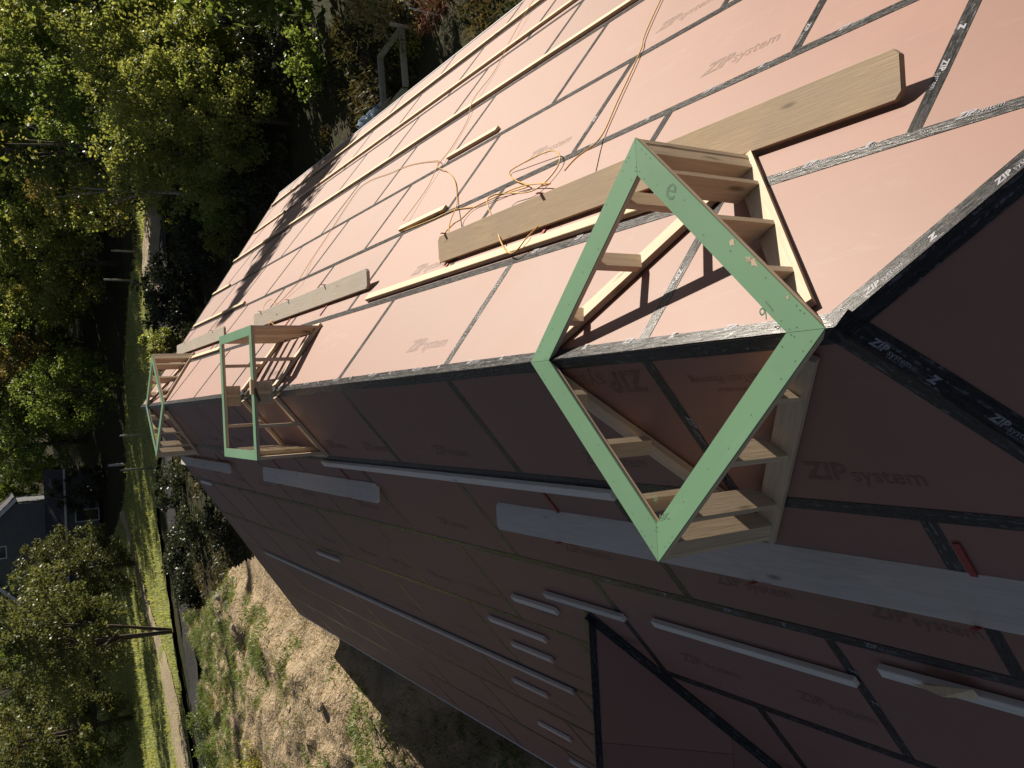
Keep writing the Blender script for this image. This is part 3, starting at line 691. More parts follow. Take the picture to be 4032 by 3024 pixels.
# ------------------------------------------------------------------ ground and paths
def sheet(name, poly, z, mat, res=None, rough=0.0, kind='structure', label=None):
    """flat or rough sheet from a polygon fan/grid (world XY)"""
    if res is None:
        me = bpy.data.meshes.new(name); me.from_pydata([(x, y, z) for x, y in poly], [], [tuple(range(len(poly)))]); me.update()
    o = link(name, me, mat, None); tag(o, label, None, None, kind); return o
gx = np.concatenate([np.linspace(-600, -70, 12), np.linspace(-64, 64, 65), np.linspace(70, 600, 12)])
gy = np.concatenate([np.linspace(-300, -40, 8), np.linspace(-36, 140, 89), np.linspace(150, 800, 14)])
def hterr(x, y):
    r_ = np.clip((y - 88) / 60, 0, 1) * 7 + np.clip((y - 150) / 300, 0, 1) * 60 + np.clip((np.abs(x) - 45) / 80, 0, 1) * 8
    return GROUND + r_ - 0.06
V = [(float(x), float(y), float(hterr(x, y) + 0.10 * math.sin(x * .9 + y * .4) * math.sin(y * .7 - x * .3) * (1 if abs(x) > 14 or y > 32 or y < -14 else 0) - 0.08)) for y in gy for x in gx]
nx = len(gx); Fc = [(j * nx + i, j * nx + i + 1, (j + 1) * nx + i + 1, (j + 1) * nx + i) for j in range(len(gy) - 1) for i in range(nx - 1)]
me = bpy.data.meshes.new('ground'); me.from_pydata(V, [], Fc); me.polygons.foreach_set('use_smooth', [True] * len(Fc))
tag(link('ground', me, MT['soil']), kind='structure')

def band(name, left, right, z, mat, nsub=10, amp=0.05, arch=0.0):
    """strip between two polylines (same count)"""
    Lp = spline([(*p, 0) for p in left], nsub); Rp = spline([(*p, 0) for p in right], nsub); m_ = 8
    vs = []; fs = []
    for i, (p, q) in enumerate(zip(Lp, Rp)):
        for k in range(m_ + 1):
            c = p.lerp(q, k / m_); jit = 0.5 * math.sin(i * 1.7 + k * 50) if k in (0, m_) else 0
            c = c + (q - p).normalized() * jit * 0.4
            vs.append((c.x, c.y, float(hterr(c.x, c.y)) + .06 + z - 0.0 + amp * math.sin(c.x * 1.3 + i) * (0 < k < m_)))
    for i in range(len(Lp) - 1):
        for k in range(m_): fs.append((i * (m_ + 1) + k, i * (m_ + 1) + k + 1, (i + 1) * (m_ + 1) + k + 1, (i + 1) * (m_ + 1) + k))
    me = bpy.data.meshes.new(name); me.from_pydata(vs, [], fs); me.polygons.foreach_set('use_smooth', [True] * len(fs))
    return tag(link(name, me, mat), kind='structure')
LAWN_N = [(30, 64), (14, 64), (9, 67), (4, 68), (-1.4, 67), (-7, 70), (-13.3, 66.6), (-17.9, 64.0), (-23.8, 60), (-34, 55), (-60, 45)]
LAWN_F = [(30, 74), (15, 73), (11, 79), (4, 84), (-1.5, 85), (-7, 87), (-18, 99), (-24, 99), (-35, 104), (-48, 100), (-80, 92)]
band('lawn', LAWN_N, LAWN_F, 0.12, MT['lawn'])
PA_N = [(-9, 88), (-12.5, 81), (-14.6, 77.5), (-16.4, 73.9), (-17.8, 69.8), (-20.6, 64.2), (-27, 58), (-40, 50)]
PA_F = [(-9.6, 90), (-13.4, 83.8), (-15.8, 79.6), (-17.6, 76.0), (-19.0, 72.6), (-22.4, 68.8), (-29.4, 63), (-44, 54.5)]
band('footpath', PA_N, PA_F, 0.20, MT['path'])
band('road', [(40, 58), (14, 60.4), (9, 61), (2, 62), (-6, 62), (-13, 58.5), (-17.4, 56.4), (-22.3, 53.6), (-34, 46), (-50, 36)],
     [(40, 61.5), (14, 63.6), (9, 64.4), (2, 65.4), (-6, 65.6), (-14, 62), (-18.8, 60.0), (-23.8, 57.4), (-36, 50), (-54, 40)], 0.11, MT['road'])

def rough_patch(name, x0, x1, y0, y1, step, mat, hfun, mask=None):
    xs = np.arange(x0, x1, step); ys = np.arange(y0, y1, step); X, Y = np.meshgrid(xs, ys)
    Z = hfun(X, Y); vs = np.stack([X, Y, Z], -1).reshape(-1, 3); n_ = len(xs); fs = []
    for j in range(len(ys) - 1):
        for i in range(n_ - 1):
            if mask is None or mask(xs[i], ys[j]): fs.append((j * n_ + i, j * n_ + i + 1, (j + 1) * n_ + i + 1, (j + 1) * n_ + i))
    me = bpy.data.meshes.new(name); me.from_pydata(vs.tolist(), [], fs); me.update()
    return tag(link(name, me, mat), kind='structure')
def vnoise(X, Y, s, seed):
    g = np.random.default_rng(seed).random((128, 128)); x = X / s; y = Y / s; xi = np.floor(x).astype(int); yi = np.floor(y).astype(int)
    fx = x - xi; fy = y - yi; fx = fx * fx * (3 - 2 * fx); fy = fy * fy * (3 - 2 * fy)
    G = lambda a, b: g[a % 128, b % 128]
    return (G(xi, yi) * (1 - fx) + G(xi + 1, yi) * fx) * (1 - fy) + (G(xi, yi + 1) * (1 - fx) + G(xi + 1, yi + 1) * fx) * fy
def dirt_h(X, Y):
    h = vnoise(X, Y, 4.0, 1) * 0.7 + vnoise(X, Y, 1.5, 2) * 0.5 + vnoise(X, Y, 0.75, 3) * 0.34 + vnoise(X, Y, 0.42, 4) * 0.22
    edge_ = np.clip((-7.4 - X) / 1.5, 0, 1)
    sm = lambda t: np.clip(t, 0, 1) ** 2 * (3 - 2 * np.clip(t, 0, 1))
    bank = 2.3 * sm((Y - 17.2 - 0.3 * np.sin(X * 2.0)) / 1.6) * (1 - sm((Y - 27) / 26)) * sm((X + 42) / 14)
    return GROUND - 0.1 + h * (0.25 + 0.65 * edge_) + bank
def dmask(x, y):
    e = 55 - max(0, (-14 - x)) * 0.55 if x < -13 else 37 + (-7 - x) * 3.0
    return x < -6.0 and y < e + 1.2 * math.sin(x * 1.3) and (x < -9.9 or y > 9.5)
rough_patch('dirt_slope', -36, -5.9, 10, 56, 0.16, MT['dirt'], dirt_h, dmask)

def blades(name, pts, hmin, hmax, wd, mat, label, per=3, lean=0.35, flat=False):
    """many small upright blades / leaves, one uncountable mass"""
    pts = np.asarray(pts); n_ = len(pts) * per
    P = np.repeat(pts, per, 0) + np.c_[RNG.normal(0, 0.10, (n_, 2)), np.zeros(n_)]
    h = RNG.uniform(hmin, hmax, n_); a = RNG.uniform(0, 2 * np.pi, n_); b = RNG.uniform(0, 2 * np.pi, n_)
    d_ = np.c_[np.cos(a), np.sin(a), np.zeros(n_)] * (wd * RNG.uniform(.5, 1.2, n_))[:, None]
    t = np.c_[np.cos(b) * lean, np.sin(b) * lean, np.ones(n_)] * h[:, None]
    v = np.stack([P - d_, P + d_, P + t], 1).reshape(-1, 3)
    me = bpy.data.meshes.new(name); me.vertices.add(len(v)); me.vertices.foreach_set('co', v.ravel())
    me.loops.add(len(v)); me.loops.foreach_set('vertex_index', np.arange(len(v), dtype=np.int32))
    me.polygons.add(n_); me.polygons.foreach_set('loop_start', np.arange(0, len(v), 3, dtype=np.int32)); me.polygons.foreach_set('loop_total', np.full(n_, 3, dtype=np.int32))
    me.update(); me.validate()
    return tag(link(name, me, mat), label, 'grass', None, 'stuff')
def inpoly(x, y, poly):
    c = False; j = len(poly) - 1
    for i in range(len(poly)):
        (xi, yi), (xj, yj) = poly[i], poly[j]
        if (yi > y) != (yj > y) and x < (xj - xi) * (y - yi) / (yj - yi) + xi: c = not c
        j = i
    return c
LP = [p for p in LAWN_N] + LAWN_F[::-1]; PP = PA_N + PA_F[::-1]
pts = []
while len(pts) < 15000:
    x, y = RNG.uniform(-60, 28), RNG.uniform(48, 106)
    if inpoly(x, y, LP) and (not inpoly(x, y, PP) or RNG.random() < 0.22): pts.append((x, y, float(hterr(x, y)) + 0.16))
blades('grass', pts, 0.10, 0.34, 0.05, MT['gr'], 'bright green grass of the sunlit lawn beyond the roof')
pts = []
while len(pts) < 16000:
    x, y = RNG.uniform(-33, -7), RNG.uniform(11, 55)
    if dmask(x, y): pts.append((x, y, -0.05 + float(dirt_h(np.array(x), np.array(y)))))
blades('dry_grass', pts, 0.05, 0.22, 0.022, MT['drygr'], 'dry tan weeds scattered over the bare dirt slope', 3, 0.9)
pts = []
while len(pts) < 24000:
    x, y = RNG.uniform(-34, -8), RNG.uniform(15, 56)
    g = .6 * float(vnoise(np.array(x + 80), np.array(y), 2.2, 9)) + .4 * float(vnoise(np.array(x + 80), np.array(y), .7, 10)); far = min(1.0, max(0.0, (y - 42) / 10, (-14.5 - x) / 6))
    if dmask(x, y) and g + 0.30 * far + RNG.normal(0, .08) > 0.50: pts.append((x, y, float(dirt_h(np.array(x), np.array(y)))))
blades('weeds', pts, 0.05, 0.20, 0.026, MT['weed'], 'green weeds growing in patches on the dirt slope', 7, 1.0)

pts = []
while len(pts) < 15000:
    if RNG.random() < .45: x, y = RNG.uniform(7.2, 22), RNG.uniform(8, 42)
    else: x, y = RNG.uniform(-14, 20), RNG.uniform(27, 63)
    if (abs(x) < 7.2 and y < 25) or dmask(x, y): continue
    if float(vnoise(np.array(x + 60), np.array(y + 9), 1.8, 12)) > .42: pts.append((x, y, float(hterr(x, y)) - .02))
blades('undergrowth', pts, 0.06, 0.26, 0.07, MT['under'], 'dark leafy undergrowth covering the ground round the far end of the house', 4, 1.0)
# ------------------------------------------------------------------ trees
def leaf_mesh(name, C, size, mat, aspect=0.55, hang=0.0, up=0.0):
    C = np.asarray(C); n_ = len(C); s = size * RNG.uniform(0.6, 1.35, n_)
    u = RNG.normal(0, 1, (n_, 3)); u[:, 2] -= hang; u /= np.linalg.norm(u, axis=1)[:, None]
    q = RNG.normal(0, 1, (n_, 3)); v = np.cross(u, q); v /= np.linalg.norm(v, axis=1)[:, None]
    U = u * s[:, None] * 0.5; W_ = v * (s * aspect)[:, None] * 0.5
    vv = np.stack([C - U, C + W_, C + U, C - W_], 1).reshape(-1, 3)
    me = bpy.data.meshes.new(name); me.vertices.add(len(vv)); me.vertices.foreach_set('co', vv.ravel())
    me.loops.add(len(vv)); me.loops.foreach_set('vertex_index', np.arange(len(vv), dtype=np.int32))
    me.polygons.add(n_); me.polygons.foreach_set('loop_start', np.arange(0, len(vv), 4, dtype=np.int32)); me.polygons.foreach_set('loop_total', np.full(n_, 4, dtype=np.int32))
    me.update(); me.validate(); me.materials.append(mat); return me
def join_tubes(name, tubes, mat):
    vs, fs = [], []
    for pts, rads in tubes:
        t = tube_mesh('tmp', pts, 0, 6, rads); b = len(vs)
        vs += [tuple(v_.co) for v_ in t.vertices]; fs += [tuple(b + i for i in p.vertices) for p in t.polygons]; bpy.data.meshes.remove(t)
    me = bpy.data.meshes.new(name); me.from_pydata(vs, [], fs); me.polygons.foreach_set('use_smooth', [True] * len(fs)); me.materials.append(mat); return me

def conifer(H, Rd, mat, n=40, base=0.10, size=0.42, bark='bark', rg=random.Random(1)):
    tubes = [([(0, 0, -.4), (0.05, 0, H * .35), (0, 0.08, H * .7), (0, 0, H)], [H * .018, H * .013, H * .007, 0.02])]
    C = []
    for i in range(n):
        t = base + (1 - base) * (i + rg.random() * .6) / n; z = t * H
        rad = Rd * (1 - t) ** 0.75 * rg.uniform(.7, 1.12) + 0.12
        for k in range(rg.randint(4, 7)):
            a = rg.random() * 6.283; ln = rad * rg.uniform(.6, 1.1)
            m_ = max(4, int(ln * 7))
            for j in range(m_):
                f_ = (j + rg.random()) / m_; r_ = ln * f_; dz = -0.30 * ln * f_ ** 1.6 + 0.10 * ln * f_
                for _ in range(2): C.append((math.cos(a) * r_ + rg.gauss(0, .10 + .05 * r_), math.sin(a) * r_ + rg.gauss(0, .10 + .05 * r_), z + dz + rg.gauss(0, .09)))
            if i % 5 == 0: tubes.append(([(0, 0, z), (math.cos(a) * ln * .8, math.sin(a) * ln * .8, z - .1 * ln)], [0.035, 0.008]))
    return join_tubes('trunk', tubes, MT[bark]), leaf_mesh('crown', C, size, mat, 0.42, 0.5)

def broad(H, Rd, mat, nc=70, per=90, base=0.28, size=0.26, bark='bark', fork=1, lean=(0, 0), rg=random.Random(2), open_=0.0, rclump=(0.55, 1.15)):
    cz = H * (base + 1) / 2; hz = H * (1 - base) / 2; C = []; tubes = []; cl = []
    for _ in range(nc):
        while True:
            p = Vector((rg.uniform(-1, 1), rg.uniform(-1, 1), rg.uniform(-1, 1)))
            if 0.35 < p.length < 1.0: break
        p = Vector((p.x * Rd * (1 - .25 * max(0, p.z)), p.y * Rd * (1 - .25 * max(0, p.z)), cz + p.z * hz)); p.x += lean[0] * p.z / H; p.y += lean[1] * p.z / H
        cl.append(p); rc = rg.uniform(*rclump)
        for _ in range(int(per * rg.uniform(.6, 1.3) * (1 - open_))):
            d_ = Vector((rg.gauss(0, 1), rg.gauss(0, 1), rg.gauss(0, .75)))
            d_ = d_.normalized() * rc * rg.random() ** .45; C.append((p.x + d_.x, p.y + d_.y, p.z + d_.z))
    for k in range(fork):
        a = 6.283 * k / max(1, fork); sp_ = 0.0 if fork == 1 else Rd * .35
        e = Vector((math.cos(a) * sp_ + lean[0] * .85, math.sin(a) * sp_ + lean[1] * .85, H * .86))
        tk = 1.0 if fork == 1 else .55
        tubes.append(([(0, 0, -.4), e * .33 + Vector((0.1, -.1, 0)), e * .66, e], [H * .019 * tk, H * .014 * tk, H * .009 * tk, .02]))
        for p in rg.sample(cl, min(9, len(cl))):
            f_ = min(.8, max(.25, (p.z / H) * .75)); tubes.append(([e * f_, (e * f_ + p) / 2 + Vector((0, 0, .15)), p], [H * .006, H * .004, .012]))
    return join_tubes('trunk', tubes, MT[bark]), leaf_mesh('crown', C, size, mat, 0.62)

def plant(name, tm, cm, loc, rot=0.0, sc=1.0, sxy=1.0, label='', cat='tree', grp=None):
    x, y = loc[:2]; z = loc[2] if len(loc) > 2 else float(hterr(x, y)) - 0.02
    m = Matrix.Translation((x, y, z)) @ Matrix.Rotation(rot, 4, 'Z') @ Matrix.Diagonal((sc * sxy, sc * sxy, sc, 1))
    root = link(name, None, None, None, m); tag(root, label, cat, grp)
    link('trunk', tm, None, root, m); link('crown', cm, None, root, m); return root

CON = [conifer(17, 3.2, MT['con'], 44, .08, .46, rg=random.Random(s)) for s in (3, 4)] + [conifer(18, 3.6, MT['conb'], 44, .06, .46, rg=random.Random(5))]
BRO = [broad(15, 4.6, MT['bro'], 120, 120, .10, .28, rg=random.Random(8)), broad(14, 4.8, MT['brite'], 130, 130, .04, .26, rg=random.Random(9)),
       broad(13, 4.0, MT['olive'], 85, 95, .10, .32, rg=random.Random(10)), broad(13, 3.6, MT['aut'], 70, 80, .2, .32, rg=random.Random(12)),
       broad(12, 3.4, MT['yel'], 70, 80, .2, .30, rg=random.Random(14))]
rt = random.Random(21)
GW = 'trees of the wood beyond the lawn'
FOREST = []
def wood(lst, kinds, label, grp, smin=.85, smax=1.2, name='forest_tree'):
    for (x, y) in lst:
        t, c = rt.choice(kinds); plant(name, t, c, (x, y), rt.random() * 6.28, rt.uniform(smin, smax), rt.uniform(.9, 1.15), label, 'tree', grp)
# far wood (indistinguishable members share a label within their group)
far_con, far_bro = [], []
for row, (yy, n_, sp) in enumerate([(108, 17, 7.2), (117, 18, 8.0), (128, 18, 9.0)]):
    for i in range(n_):
        x = (i - n_ / 2 + 0.5) * sp + rt.uniform(-2, 2); y = yy + rt.uniform(-3.5, 3.5)
        if -28 < x < -4 and y < 116: continue
        (far_con if rt.random() < (0.62 if x < 12 else 0.45) else far_bro).append((x, y))
wood(far_con, CON[:2], 'dark conifer in the wood behind the lawn', 'dark conifers of the far wood', .85, 1.15, 'conifer_tree')
wood(far_bro, [BRO[0], BRO[3], BRO[2]], 'mixed leafy tree in the wood behind the lawn', 'leafy trees of the far wood', .9, 1.15, 'leafy_tree')
wood([(14, 92), (21, 90), (27, 95), (17, 100), (33, 99), (40, 94), (8, 100), (24, 103)], [CON[0], BRO[0], CON[1]], 'tall shaded tree at the dark edge of the wood, upper left of the picture', 'shaded trees at the wood edge', .8, 1.1, 'forest_tree')
# nearer sunlit trees on the right hand (top of the picture)
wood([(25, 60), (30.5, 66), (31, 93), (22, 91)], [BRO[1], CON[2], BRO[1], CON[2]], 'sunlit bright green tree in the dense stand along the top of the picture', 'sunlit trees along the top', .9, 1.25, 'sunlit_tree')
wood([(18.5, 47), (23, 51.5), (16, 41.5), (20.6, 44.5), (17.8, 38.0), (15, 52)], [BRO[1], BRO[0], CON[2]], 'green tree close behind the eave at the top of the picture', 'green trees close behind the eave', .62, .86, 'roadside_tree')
wood([(20.5, 66), (18.0, 63), (26, 68.5), (29.5, 70)], [CON[0], CON[1]], 'tall dark conifer in the clump that shades the hollow beyond the far hip', 'dark conifers shading the hollow', 1.1, 1.3, 'conifer_tree')
wood([(14.5, 86), (26.5, 56), (27.5, 63), (36, 95)], [BRO[1], BRO[0], CON[2]], 'green tree filling the stand in the upper left of the picture', 'green trees filling the upper left stand', .95, 1.25, 'leafy_tree')
wood([(16, 58.5), (19.5, 55), (22.5, 58), (15.5, 47.5), (18.5, 43.0), (20, 49.5), (13.4, 48.0), (24, 64)], [BRO[1], BRO[2], BRO[0]], 'low bushy undergrowth tree beneath the sunlit stand', 'undergrowth trees beneath the sunlit stand', .35, .5, 'undergrowth_tree')
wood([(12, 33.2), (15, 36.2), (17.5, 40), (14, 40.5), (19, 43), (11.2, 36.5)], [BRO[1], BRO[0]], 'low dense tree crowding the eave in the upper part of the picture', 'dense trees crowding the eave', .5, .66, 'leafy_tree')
wood([(-2.5, 104), (1, 110), (-6, 119), (-12, 121), (-18, 120), (-24.5, 113), (-31, 106), (-26, 120)], [CON[0], BRO[0], CON[1]], 'dark tree close behind the far house', 'dark trees behind the far house', .8, 1.0, 'forest_tree')
wood([(9, 106), (16, 104), (5, 112), (27, 100), (36, 101), (44, 104), (12, 97), (20, 96)], [CON[0], BRO[0], CON[1], BRO[2]], 'dark tree closing the gaps of the wood beyond the fence posts', 'dark trees closing the far wood', .8, 1.0, 'forest_tree')
# trees one can single out
bt = broad(13.5, 4.9, MT['olive'], 130, 150, .22, .24, fork=3, lean=(1.5, 0), rg=random.Random(31), rclump=(.5, 1.0))
plant('forked_tree', *bt, (-16.2, 65.3), 0.4, 1.0, 1.0, 'forked tree with dark leaning trunks standing across the sunlit lawn path')
bt2 = broad(12.5, 4.4, MT['olive'], 130, 140, .02, .25, rg=random.Random(33), rclump=(.5, 1.0))
plant('round_tree', *bt2, (-13.4, 82), 1.0, 0.82, 1.15, 'rounded olive green tree in front of the far house')
bt3 = broad(9.6, 3.9, MT['bro'], 110, 95, .04, .24, rg=random.Random(35), rclump=(.5, 1.0))
plant('round_tree', *bt3, (2.6, 86), 2.0, 1.0, 1.0, 'rounded dark green tree left of the far house behind the middle frame')
plant('round_tree', *bt2, (-29, 88), 2.6, 1.05, 1.15, 'big grey-green tree at the bottom left corner of the picture')
plant('round_tree', *bt, (-34, 76), 3.6, 1.0, 1.1, 'spreading tree beside the lawn in the bottom left of the picture')
plant('leafy_tree', *BRO[4], (11.5, 88), 0.5, .75, 1.0, 'yellowing tree among dark ones at the wood edge')
plant('leafy_tree', *BRO[3], (5.5, 95), 1.5, .9, 1.0, 'rusty autumn tree at the wood edge')
plant('leafy_tree', *BRO[3], (19, 77), 2.5, .62, 1.0, 'small rusty tree beside the sunlit green stand')
bi = broad(8.5, 2.5, MT['yel'], 46, 60, .22, .17, bark='paleb', rg=random.Random(41), open_=.35, rclump=(.35, .8))
plant('birch_tree', *bi, (11.3, 44.5), 0.2, 1.0, 1.0, 'sparse young birch with pale trunk and yellow-green leaves behind the far hip')
bi2 = broad(8.0, 2.6, MT['brite'], 70, 80, .05, .2, rg=random.Random(43), rclump=(.4, .85))
plant('leafy_tree', *bi2, (15.6, 62.5), 0.9, 1.05, 1.0, 'bright green bushy tree beside the dry bank')
plant('bare_tree', *broad(11, 1.6, MT['yel'], 10, 30, .55, .2, bark='bark', rg=random.Random(44), open_=.4), (12.4, 41), 0, 1.0, 1.0, 'nearly bare brown trunk behind the sunlit roof')
# the slim conifer outside the picture whose shadow crosses the sunlit slope
tip = PR(2.07, 15.4); L_ = 18.0; tp_ = tip + SDIR * L_
sh = conifer(tp_.z - GROUND + .02, 3.1, MT['con'], 80, .10, .46, rg=random.Random(51))
plant('conifer_tree', *sh, (tp_.x, tp_.y, GROUND - .02), 0, 1.0, 1.0, 'slim conifer beside the house that throws its shadow across the sunlit slope')

# shrubs
SHB = {}
def shrub(name, loc, H, Rd, mat, label, nc=22, per=90, size=.16, sxy=1.0, grp=None):
    rg = random.Random(int(abs(loc[0] * 31 + loc[1] * 17)))
    t, c = broad(H, Rd, MT[mat], nc, per, -.1, size, rg=rg, rclump=(.28, .6)); plant(name, t, c, loc, rg.random() * 6, 1.0, sxy, label, 'shrub', grp)
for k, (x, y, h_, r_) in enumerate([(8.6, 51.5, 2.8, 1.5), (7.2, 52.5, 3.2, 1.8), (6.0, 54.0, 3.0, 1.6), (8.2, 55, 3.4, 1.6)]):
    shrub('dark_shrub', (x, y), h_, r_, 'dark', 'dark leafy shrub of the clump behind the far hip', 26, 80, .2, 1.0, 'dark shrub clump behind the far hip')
shrub('shrub', (4.2, 58.0), 3.0, 1.7, 'brite', 'fresh green bush between the dark shrubs and the rusty bush', 26, 100, .2)
shrub('shrub', (3.0, 54.5), 2.4, 1.8, 'aut', 'rusty brown bush just behind the farthest frame', 26, 90, .18)
shrub('shrub', (4.4, 46), 2.2, 1.1, 'olive', 'small pale green bush at the tip of the far grey plank', 18, 80, .15)
shrub('shrub', (8.8, 43), 1.6, 1.0, 'yel', 'low yellow-green bush against the far hip', 14, 70, .15)
shrub('shrub', (9.6, 36), 2.0, 1.2, 'dark', 'low dark bush under the far right eave corner', 18, 80, .15)
shrub('shrub', (14.0, 31.5), 2.6, 1.7, 'dark', 'dark bush behind the timber bed at the top of the picture', 24, 90, .17)
shrub('shrub', (12.6, 28.5), 1.9, 1.4, 'bro', 'green bush just behind the timber bed', 22, 90, .15)
shrub('dry_shrub', (12.0, 21.6), 1.6, 0.9, 'drygr', 'khaki dry shrub beside the green plastic sheet', 16, 140, .12)
shrub('shrub', (10.6, 20.6), 0.6, 0.5, 'yel', 'small yellow plant inside the corner of the timber bed', 8, 60, .09)
for k, (x, y) in enumerate([(-22.5, 40.5), (-20.2, 44), (-24, 45), (-19.4, 48.5), (-21.5, 36.5), (-18.6, 52.0)]):
    shrub('weed_bush', (x, y, float(dirt_h(np.array(x), np.array(y))) - .05), 0.95, .9, 'weed', 'low green weed bush on the far edge of the dirt slope', 14, 70, .13, 1.0, 'weed bushes on the dirt slope')
shrub('weed_bush', (-12.6, 24.2, float(dirt_h(np.array(-12.6), np.array(24.2))) - .05), 1.0, .9, 'weed', 'dense green weed bush at the edge of the roof shadow on the dirt', 16, 80, .11)
shrub('weed_bush', (-16.6, 38, float(dirt_h(np.array(-16.6), np.array(38))) - .05), .8, .55, 'yel', 'bright yellow weed on the dirt slope', 9, 60, .1)
shrub('weed_bush', (-13.4, 31, float(dirt_h(np.array(-13.4), np.array(31))) - .05), .7, .6, 'yel', 'yellowish weed in the middle of the dirt slope', 9, 60, .1)
for x, y in [(-13.9, 41.8), (-15.3, 44.4), (-18.9, 40.2)]:
    shrub('dock_weed', (x, y, float(dirt_h(np.array(x), np.array(y))) - .05), .8, .22, 'aut', 'rusty red seed head on the dirt slope', 6, 50, .08, 1.0, 'rusty seed heads on the dirt slope')

for k, (x, y, h_, r_) in enumerate([(13.5, 36, 3.2, 2.0), (10.6, 41, 2.6, 1.8), (16, 31.5, 3.4, 2.0), (18.5, 35, 3.6, 2.2), (13.8, 45, 3.4, 2.2), (17, 27.5, 2.4, 1.7), (9.5, 47.5, 2.2, 1.6), (12.3, 50, 2.8, 2.0)]):
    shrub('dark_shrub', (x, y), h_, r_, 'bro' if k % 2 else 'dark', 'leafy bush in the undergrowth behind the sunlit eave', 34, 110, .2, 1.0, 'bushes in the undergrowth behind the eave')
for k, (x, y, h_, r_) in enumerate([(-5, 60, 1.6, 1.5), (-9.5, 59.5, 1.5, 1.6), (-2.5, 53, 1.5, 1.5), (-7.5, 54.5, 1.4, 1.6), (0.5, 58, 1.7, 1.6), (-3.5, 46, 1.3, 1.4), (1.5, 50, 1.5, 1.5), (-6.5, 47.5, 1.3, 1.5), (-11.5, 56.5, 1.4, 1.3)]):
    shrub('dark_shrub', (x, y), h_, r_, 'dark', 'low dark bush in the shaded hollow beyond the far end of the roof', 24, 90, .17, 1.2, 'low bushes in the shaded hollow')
shrub('shrub', (-7.2, 97.0), 5.2, 2.4, 'dark', 'dark tall bush screening the lower corner of the far house', 50, 110, .26)
shrub('shrub', (-18.5, 95.5), 4.6, 2.2, 'olive', 'olive bush in front of the far house porch', 46, 110, .26)
# boulders and clods
def rock(loc, r_, label, mat='stone', grp=None, seed=1, name='boulder', fl=.7):
    bm = bmesh.new(); bmesh.ops.create_icosphere(bm, subdivisions=2, radius=1.0); rg = random.Random(seed); off = [rg.uniform(.78, 1.2) for _ in bm.verts]
    for v_, k in zip(bm.verts, off): v_.co = Vector((v_.co.x * k, v_.co.y * k * .8, v_.co.z * k * fl)) * r_
    me = bpy.data.meshes.new(name); bm.to_mesh(me); bm.free()
    return tag(link(name, me, MT[mat], None, Matrix.Translation(loc)), label, 'rock', grp)
rg = random.Random(5)
for k in range(46):
    while True:
        x, y = rg.uniform(-22, -8.3), rg.uniform(20, 48)
        if dmask(x, y): break
    rock((x, y, float(dirt_h(np.array(x), np.array(y))) + .02), rg.uniform(.10, .26), 'small tan stone lying on the dirt slope', 'stone' if k % 3 else 'path', 'stones on the dirt slope', k, 'stone')
rock((-13.6, 23.4, float(dirt_h(np.array(-13.6), np.array(23.4))) + .05), .62, 'largest pale boulder at the bottom edge of the dirt slope', seed=77)
rock((-14.3, 22.9, float(dirt_h(np.array(-14.3), np.array(22.9))) + .05), .40, 'smaller pale boulder beside the largest one', seed=78)
rock((-11.6, 18.6, float(dirt_h(np.array(-11.6), np.array(18.6))) + .05), .55, 'grey boulder in the roof shadow below the shaded eave', seed=79)

# fence posts on the lawn
def fpost(x, y, h_, label, lean=0.0, r_=.085, mat='post'):
    o = link('fence_post', tube_mesh('fence_post', [(0, 0, -.3), (lean * .5, 0, h_ * .5), (lean, 0, h_), (lean, 0, h_ + .02)], r_, 8, [r_, r_, r_ * .95, r_ * .5]), MT[mat], None, Matrix.Translation((x, y, float(hterr(x, y)) + .06)))
    tag(o, label, 'post', 'weathered fence posts by the lawn')
fpost(-1.6, 70.5, 2.4, 'dark fence post just left of the farthest frame on the lawn'); fpost(-4.3, 70.3, 2.5, 'pale fence post on the lawn beside the farthest frame', .05)
fpost(-4.6, 86.2, 1.6, 'white topped post at the back edge of the lawn', 0, .12, 'trimw')
fpost(11.2, 74.4, 2.6, 'fence post standing on the narrow lawn beside the road'); fpost(13.3, 72.6, 2.2, 'fence post by the dry bank beside the road')
# dry bank along the right lawn
rough_patch('dry_bank', 8.5, 18, 59.5, 69.5, .25, MT['path'], lambda X, Y: GROUND - .1 + 0.75 * np.clip(2.6 * (1 - np.abs((Y - 65.6) + 0.62 * (X - 12)) / 2.5), 0, 1) * np.clip((X - 8.5) / 2.5, 0, 1) * np.clip((18 - X) / 3, 0, 1) + .16 * vnoise(X, Y, .7, 6), lambda x, y: abs((y - 65.6) + 0.62 * (x - 12)) < 2.6)

